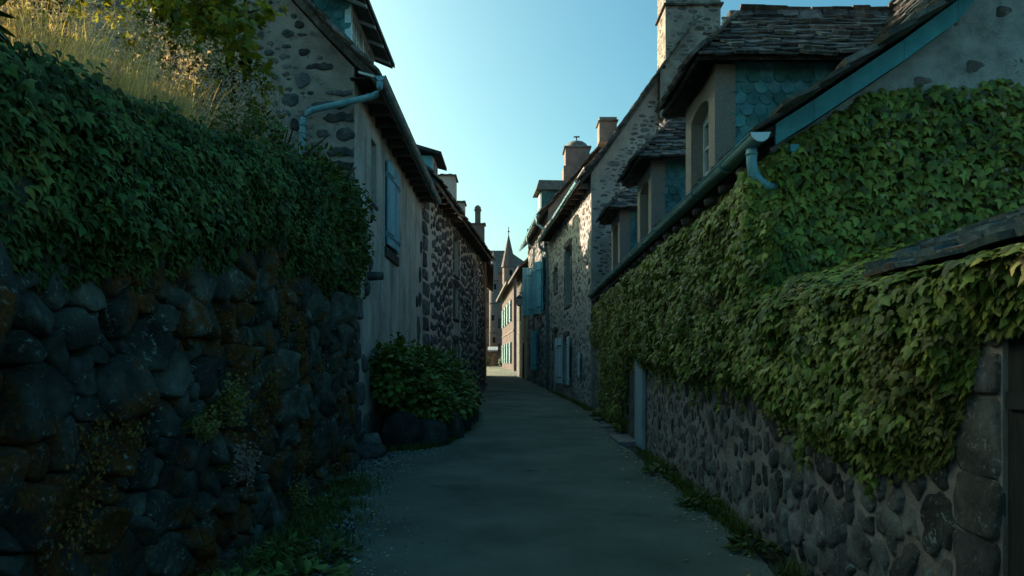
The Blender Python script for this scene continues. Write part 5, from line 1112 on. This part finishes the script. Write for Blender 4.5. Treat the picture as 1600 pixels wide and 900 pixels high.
# feathery seed heads
b = []; hs = []
n = 800; y = NR.uniform(2.8, 8.0, n); x = -2.55-np.abs(NR.normal(0, .7, n)); z = np.array([bank(a, c) for a, c in zip(x, y)])+NR.uniform(.35, 1.0, n)
pp = []
for i in range(n):
    m = 26; t = NR.uniform(0, 1, m); pp.append(np.stack([x[i]+NR.normal(0, .035, m)*(1.1-t), y[i]+NR.normal(0, .035, m)*(1.1-t), z[i]+t*.2], 1))
pp = np.vstack(pp); n2 = len(pp); v = np.stack([pp, pp+NR.normal(0, .012, (n2, 3)), pp+NR.normal(0, .012, (n2, 3))], 1).reshape(-1, 3)
o = link('seed_heads', tri_mesh('seed_heads', v, np.arange(n2*3).reshape(-1, 3), m_seed, False)); tag(o, 'feathery pale pink seed heads rising out of the dry grass', 'grass', kind='stuff')
def sapling(label, x, y, h, spread, n, seed, lo=.25, kind='maple', trunks=3):
    g = random.Random(seed); z0 = bank(x, y); t = thing('maple_sapling' if kind == 'maple' else 'ash_sapling', label, 'tree', (x, y, z0)); tb = MB(); bb = MB(); pts = []
    for k in range(trunks):
        a = g.uniform(0, 6.28); p = Vector((x+.12*math.cos(a), y+.12*math.sin(a), z0-.1)); lean = Vector((math.cos(a)*spread*.25, math.sin(a)*spread*.25, h)); path = [p+lean*s+Vector((g.uniform(-.04, .04), g.uniform(-.04, .04), 0)) for s in (0, .25, .5, .75, 1)]
        tb.tube(path, [.035, .03, .022, .015, .007], 7)
        for j in range(13):
            s = g.uniform(lo, 1); q = p+lean*s; a2 = g.uniform(0, 6.28); L = spread*g.uniform(.35, .9)*(1.15-s*.6); e = q+Vector((math.cos(a2)*L, math.sin(a2)*L, L*g.uniform(.0, .5))); m = (q+e)/2+Vector((0, 0, .05)); bb.tube([q, m, e], [.012, .008, .003], 5)
            for w in range(n//(trunks*13)):
                f = g.uniform(.3, 1.08); c = q.lerp(e, f)+Vector((g.gauss(0, .09), g.gauss(0, .09), g.gauss(0, .07))); pts.append(c)
    tb.build('trunk', m_bark, t, True); bb.build('branch', m_bark, t, True)
    pa = np.array(pts); n = len(pa); foliage(t, kind, pa, np.stack([NR.normal(0, .6, n), NR.normal(0, .6, n), -.5+NR.normal(0, .35, n)], 1), np.stack([NR.normal(0, .5, n), -.2+NR.normal(0, .5, n), np.ones(n)*.8], 1), NR.uniform(.07, .14, n), m_leaf_m, cap=130, mass='crown')
sapling('yellow green maple sapling behind the golden grass, at the left', -4.3, 6.0, 2.6, 1.2, 1300, 1)
sapling('leafy maple sapling in the middle of the garden edge', -4.0, 7.6, 2.4, 1.1, 1800, 2)
sapling('arching sapling leaning over the house gable near the zinc downpipe', -4.1, 9.3, 2.1, .95, 1700, 3, lo=.15)
sapling('slender maple sapling standing closest to the house gable', -3.65, 8.6, 2.3, .85, 1300, 6, lo=.2)
sapling('maple sapling deep in the garden behind the others', -6.4, 7.2, 2.8, 1.4, 1200, 4)
sapling('maple sapling at the far left edge of the garden', -5.2, 4.6, 2.3, 1.1, 900, 5)

# ------------------------------------------------------------------ hydrangea bush on its stone edging
bu = thing('hydrangea_bush', 'rounded hydrangea bush with pale green flower heads beside the lane', 'bush', (-1.8, 15, .1))
pos = []; dirs = []
BL = (((-2.15, 13.4, 1.25), (.62, 1.0, .72), 1500), ((-1.85, 14.8, 1.15), (.70, 1.2, .74), 1700), ((-1.60, 16.6, 1.0), (.62, 1.3, .72), 1500), ((-1.75, 14.0, .8), (.50, 1.0, .42), 700), ((-1.40, 18.0, .8), (.45, 1.0, .6), 700), ((-2.3, 12.75, 1.35), (.35, .6, .5), 600), ((-1.55, 13.2, .75), (.5, .6, .42), 700), ((-1.25, 15.2, .7), (.42, 1.1, .42), 800), ((-1.2, 17.2, .62), (.38, 1.0, .4), 600))
for (c, s, k) in BL:
    d = NR.normal(0, 1, (k, 3)); d /= np.linalg.norm(d, axis=1)[:, None]; r = NR.uniform(.6, 1.02, k)[:, None]; q = np.array([1+.45*nz(x*3.2, 1.0, c[1]) for x in d])[:, None]
    pos.append(np.array(c)+d*r*q*np.array(s)); dirs.append(d)
pa = np.vstack(pos); d = np.vstack(dirs); n = len(pa)
foliage(bu, 'simple', pa, d*.9+NR.normal(0, .4, (n, 3))+[0, 0, -.35], d*.6+NR.normal(0, .3, (n, 3))+[0, 0, .9], NR.uniform(.08, .155, n), m_leaf_h, cap=200, width=1.5)
fl = MB()
for k in range(70):
    c, s, _ = BL[k % 9]; a = NR.normal(0, 1, 3); a[2] = abs(a[2])*.8+.2; a[1] -= .5; a /= np.linalg.norm(a); p = np.array(c)+a*np.array(s)*1.04; f = MB(); r = g.uniform(.04, .065)
    for m in range(16):
        e = NR.normal(0, 1, 3); e[2] = abs(e[2]); e /= np.linalg.norm(e); q = e*r*np.array((1, 1, .6)); u = np.cross(e, (0, 0, 1.01)); u /= np.linalg.norm(u)+1e-6; w = np.cross(e, u); k2 = r*.35
        f.poly([q+u*k2, q+w*k2, q-u*k2, q-w*k2])
    f.build('flower_head', m_flower, bu, loc=p)
b = MB()
for k in range(24): c = BL[k % 9][0]; x, y = c[0]+g.uniform(-.3, .3), c[1]+g.uniform(-.6, .6); b.tube([(x, y, .1), (x+g.uniform(-.1, .1), y+g.uniform(-.2, .2), .6), (x+g.uniform(-.2, .2), y+g.uniform(-.3, .3), 1.2)], [.016, .012, .006], 5)
b.build('stem', m_bark, bu, kind='stuff')
def boulder(label, x, y, sx, sy, sz, seed, flat=False, mat=None):
    b = MB(); g = random.Random(seed); n, r = 12, 7; vs = []; fs = []
    for j in range(r):
        t = math.pi*j/(r-1)-math.pi/2
        for k in range(n):
            a = 2*math.pi*k/n; p = V3((abs(math.cos(t))**.7*math.cos(a), abs(math.cos(t))**.7*math.sin(a), math.copysign(abs(math.sin(t))**.8, math.sin(t)))); p = p*(1+.30*nz(p*1.6, 1.0, seed*3.7)); vs.append((p[0]*sx, p[1]*sy, p[2]*sz))
    for j in range(r-1): fs += [(j*n+k, j*n+(k+1) % n, (j+1)*n+(k+1) % n, (j+1)*n+k) for k in range(n)]
    b.raw(vs, fs); o = b.build('boulder', mat or m_boulder_clean, None, True, loc=(x, y, gz(y)+sz*.55)); o.rotation_euler = (0, 0, g.uniform(-.5, .5)); return tag(o, label, 'boulder', 'boulders edging the hydrangea bed')
boulder('large dark boulder under the front of the hydrangea bush', -2.0, 12.45, .42, .36, .42, 1)
boulder('flat topped slab lying left of the largest boulder', -2.42, 11.2, .36, .30, .16, 2)
boulder('second dark boulder right of the largest one', -1.52, 12.7, .32, .32, .32, 3)
boulder('upright narrow boulder at the right corner of the bed', -1.22, 13.6, .24, .34, .36, 4)
boulder('low boulder further along the bed edge', -1.12, 15.0, .22, .5, .26, 5)
boulder('last boulder of the bed edge under the drooping leaves', -1.02, 16.9, .2, .5, .3, 6)
boulder('pale small stone behind the flat slab', -2.45, 11.75, .2, .2, .22, 7, mat=m_stone_g)
b = MB(); b.box(-2.6, -1.5, 12.7, 19.2, -.1, .35); o = b.build('flower_bed', m_earth, None, bevel=.12); o['kind'] = 'structure'

# ------------------------------------------------------------------ weeds and grass along the lane
def tuft_line(name, label, pts, n, hmin, hmax, mat, sp=.10, thr=-.22):
    pp = []; L = len(pts)-1
    for _ in range(n):
        s = g.random()*L; i = int(s); f = s-i; a, c = pts[i], pts[min(i+1, L)]; x = a[0]+(c[0]-a[0])*f+g.gauss(0, sp*.6); y = a[1]+(c[1]-a[1])*f+g.gauss(0, sp)
        if nz((x, y, 3), 2.2) > thr: pp.append((x, y, gz(y)))
    pp = np.array(pp); o = blades(name, pp, NR.uniform(hmin, hmax, len(pp)), NR.uniform(.3, 1.1, len(pp)), mat, .006); return tag(o, label, 'grass', kind='stuff')
tuft_line('verge_grass', 'green grass tufts along the foot of the right wall', [(2.06, 4.9), (2.1, 6), (2.13, 7.2), (2.15, 8.5), (2.2, 10), (2.22, 11.7)], 3000, .05, .19, m_green, .09, -.02)
tuft_line('verge_grass', 'grass and weeds below the shuttered stone house', [(2.2, 17), (2.2, 20), (1.95, 24), (1.6, 28)], 1500, .06, .22, m_green, .1)
tuft_line('verge_grass', 'dark grass at the foot of the boulder wall', [(-1.7, 3.5), (-1.75, 5.0), (-1.8, 6.3), (-1.95, 7.5), (-2.1, 9)], 5200, .03, .15, m_green, .34)
tuft_line('verge_grass', 'grass fringe at the edge of the hydrangea bed', [(-2.3, 11.9), (-1.7, 12.1), (-1.3, 12.6), (-1.05, 14), (-.95, 16), (-.95, 18.5)], 2200, .05, .18, m_green, .08)
def weed(label, x, y, n, s, mat, r=.25, z=None, name='weed', seed=0):
    z = gz(y) if z is None else z; t = thing(name, label, 'plant', (x, y, z)); a = NR.uniform(0, 6.28, n); L = NR.uniform(.1, 1, n)**.6*r
    pa = np.stack([x+np.cos(a)*L, y+np.sin(a)*L, z+.03+NR.uniform(0, 1, n)*s*1.2*(1.1-L/r)], 1)
    foliage(t, 'simple', pa, np.stack([np.cos(a), np.sin(a), NR.normal(.1, .4, n)], 1), np.stack([np.cos(a)*.3, np.sin(a)*.3, np.ones(n)], 1)+NR.normal(0, .25, (n, 3)), NR.uniform(.5, 1.1, n)*s, mat, cap=30, width=.9)
    b = MB()
    for k in range(6): q = pa[k*n//6]; b.tube([(x, y, z-.01), ((x+q[0])/2, (y+q[1])/2, q[2]), tuple(q)], [.006, .005, .003], 4)
    b.build('stem', m_bark, t, kind='stuff')
weed('broad leaved weed clump nearest the camera under the boulder wall', -1.95, 4.55, 120, .14, m_leaf_h, .36)
weed('low weed patch on the gravel below the wall, second from the front', -1.85, 5.6, 90, .10, m_leaf_h, .26)
weed('wide leafy weed at the road edge in the near left corner', -1.45, 4.75, 130, .13, m_leaf_h, .34)
weed('spreading low weed between the gravel and the near wall foot', -1.55, 5.5, 120, .12, m_leaf_s, .30)
weed('leafy weed beside the squared boulder near the wall end', -2.0, 7.2, 90, .11, m_leaf_s, .24)
weed('small weed at the far corner of the boulder wall', -2.1, 8.7, 70, .10, m_leaf_s, .22)
weed('dandelion like weed at the foot of the right wall, nearest the camera', 2.02, 5.7, 80, .12, m_leaf_s, .2)
weed('leafy weed halfway along the right verge', 2.08, 7.4, 90, .13, m_leaf_s, .24)
weed('leafy weed on the right verge close to the blue door leaf', 2.12, 9.6, 90, .13, m_leaf_s, .24)
def flowers(label, px, py, n, s, mat):
    Y = 2.2*1067/(800-px); z = 1.6-(py-563)*Y/1067; t = thing('flower_clump', label, 'plant', (WX+.2, Y, z)); pa = np.stack([WX+.22+NR.uniform(0, .14, n), Y+NR.normal(0, s, n), z+NR.normal(0, s*1.1, n)], 1)
    foliage(t, 'simple', pa, NR.normal(0, .6, (n, 3))+[.6, 0, -.2], NR.normal(0, .4, (n, 3))+[1, -.3, .6], NR.uniform(.016, .034, n), mat, mass='blossom', width=1.6); b = MB()
    for k in range(16): q = pa[k]; b.tube([(WX+.08, Y+g.uniform(-.03, .03), z-.05), tuple((q+np.array((WX+.1, Y, z)))/2), tuple(q)], .004, 4)
    b.build('stem', m_green, t, kind='stuff')
flowers('yellow stonecrop clump growing between the boulders', 345, 630, 420, .075, m_leaf_y)
flowers('pale pink flowering clump low between the boulders', 365, 725, 380, .08, m_pinkf)
flowers('small ochre tuft between the upper boulders', 300, 665, 200, .045, m_leaf_y)
flowers('straggling ochre clump by the squared boulder near the wall end', 455, 770, 200, .07, m_leaf_y)

n = 420; y = NR.uniform(3.5, 20, n); side = NR.uniform(0, 1, n) < .5; x = np.where(side, [ip(RR, a) for a in y], [ip(RL, a) for a in y])+np.where(side, -1, 1)*np.abs(NR.normal(0, .22, n)); z = np.array([gz(c)+.02+.022*max(0, 1-(a/2.2)**2) for a, c in zip(x, y)])
sv, sf = leaf_shape('simple'); pos = np.stack([x, y, z], 1); Mx = orient(NR.normal(0, 1, (n, 3))*[1, 1, .1], NR.normal(0, .25, (n, 3))+[0, 0, 1]); v = np.einsum('nij,kj->nki', Mx, sv)*NR.uniform(.025, .06, n)[:, None, None]+pos[:, None, :]
o = link('fallen_leaves', tri_mesh('fallen_leaves', v.reshape(-1, 3), (sf[None]+(np.arange(n)*len(sv))[:, None, None]).reshape(-1, 3), m_dry)); tag(o, 'dry fallen leaves scattered along both edges of the lane', 'leaves', kind='stuff')
b = MB(); g = random.Random(8)
for _ in range(900):
    y = 3.5+22*g.random(); e = ip(RR, y); x = e-abs(g.gauss(0, .13)); r = g.uniform(.005, .016); z = gz(y)+.018
    b.raw([(x+r*math.cos(t), y+r*math.sin(t), z-.004) for t in (0, 1.6, 3.1, 4.7)]+[(x, y, z+r*.7)], [(0, 1, 4), (1, 2, 4), (2, 3, 4), (3, 0, 4)])
o = b.build('grit', m_gravel); tag(o, 'fine grit washed up along the right edge of the lane', 'gravel', kind='stuff')
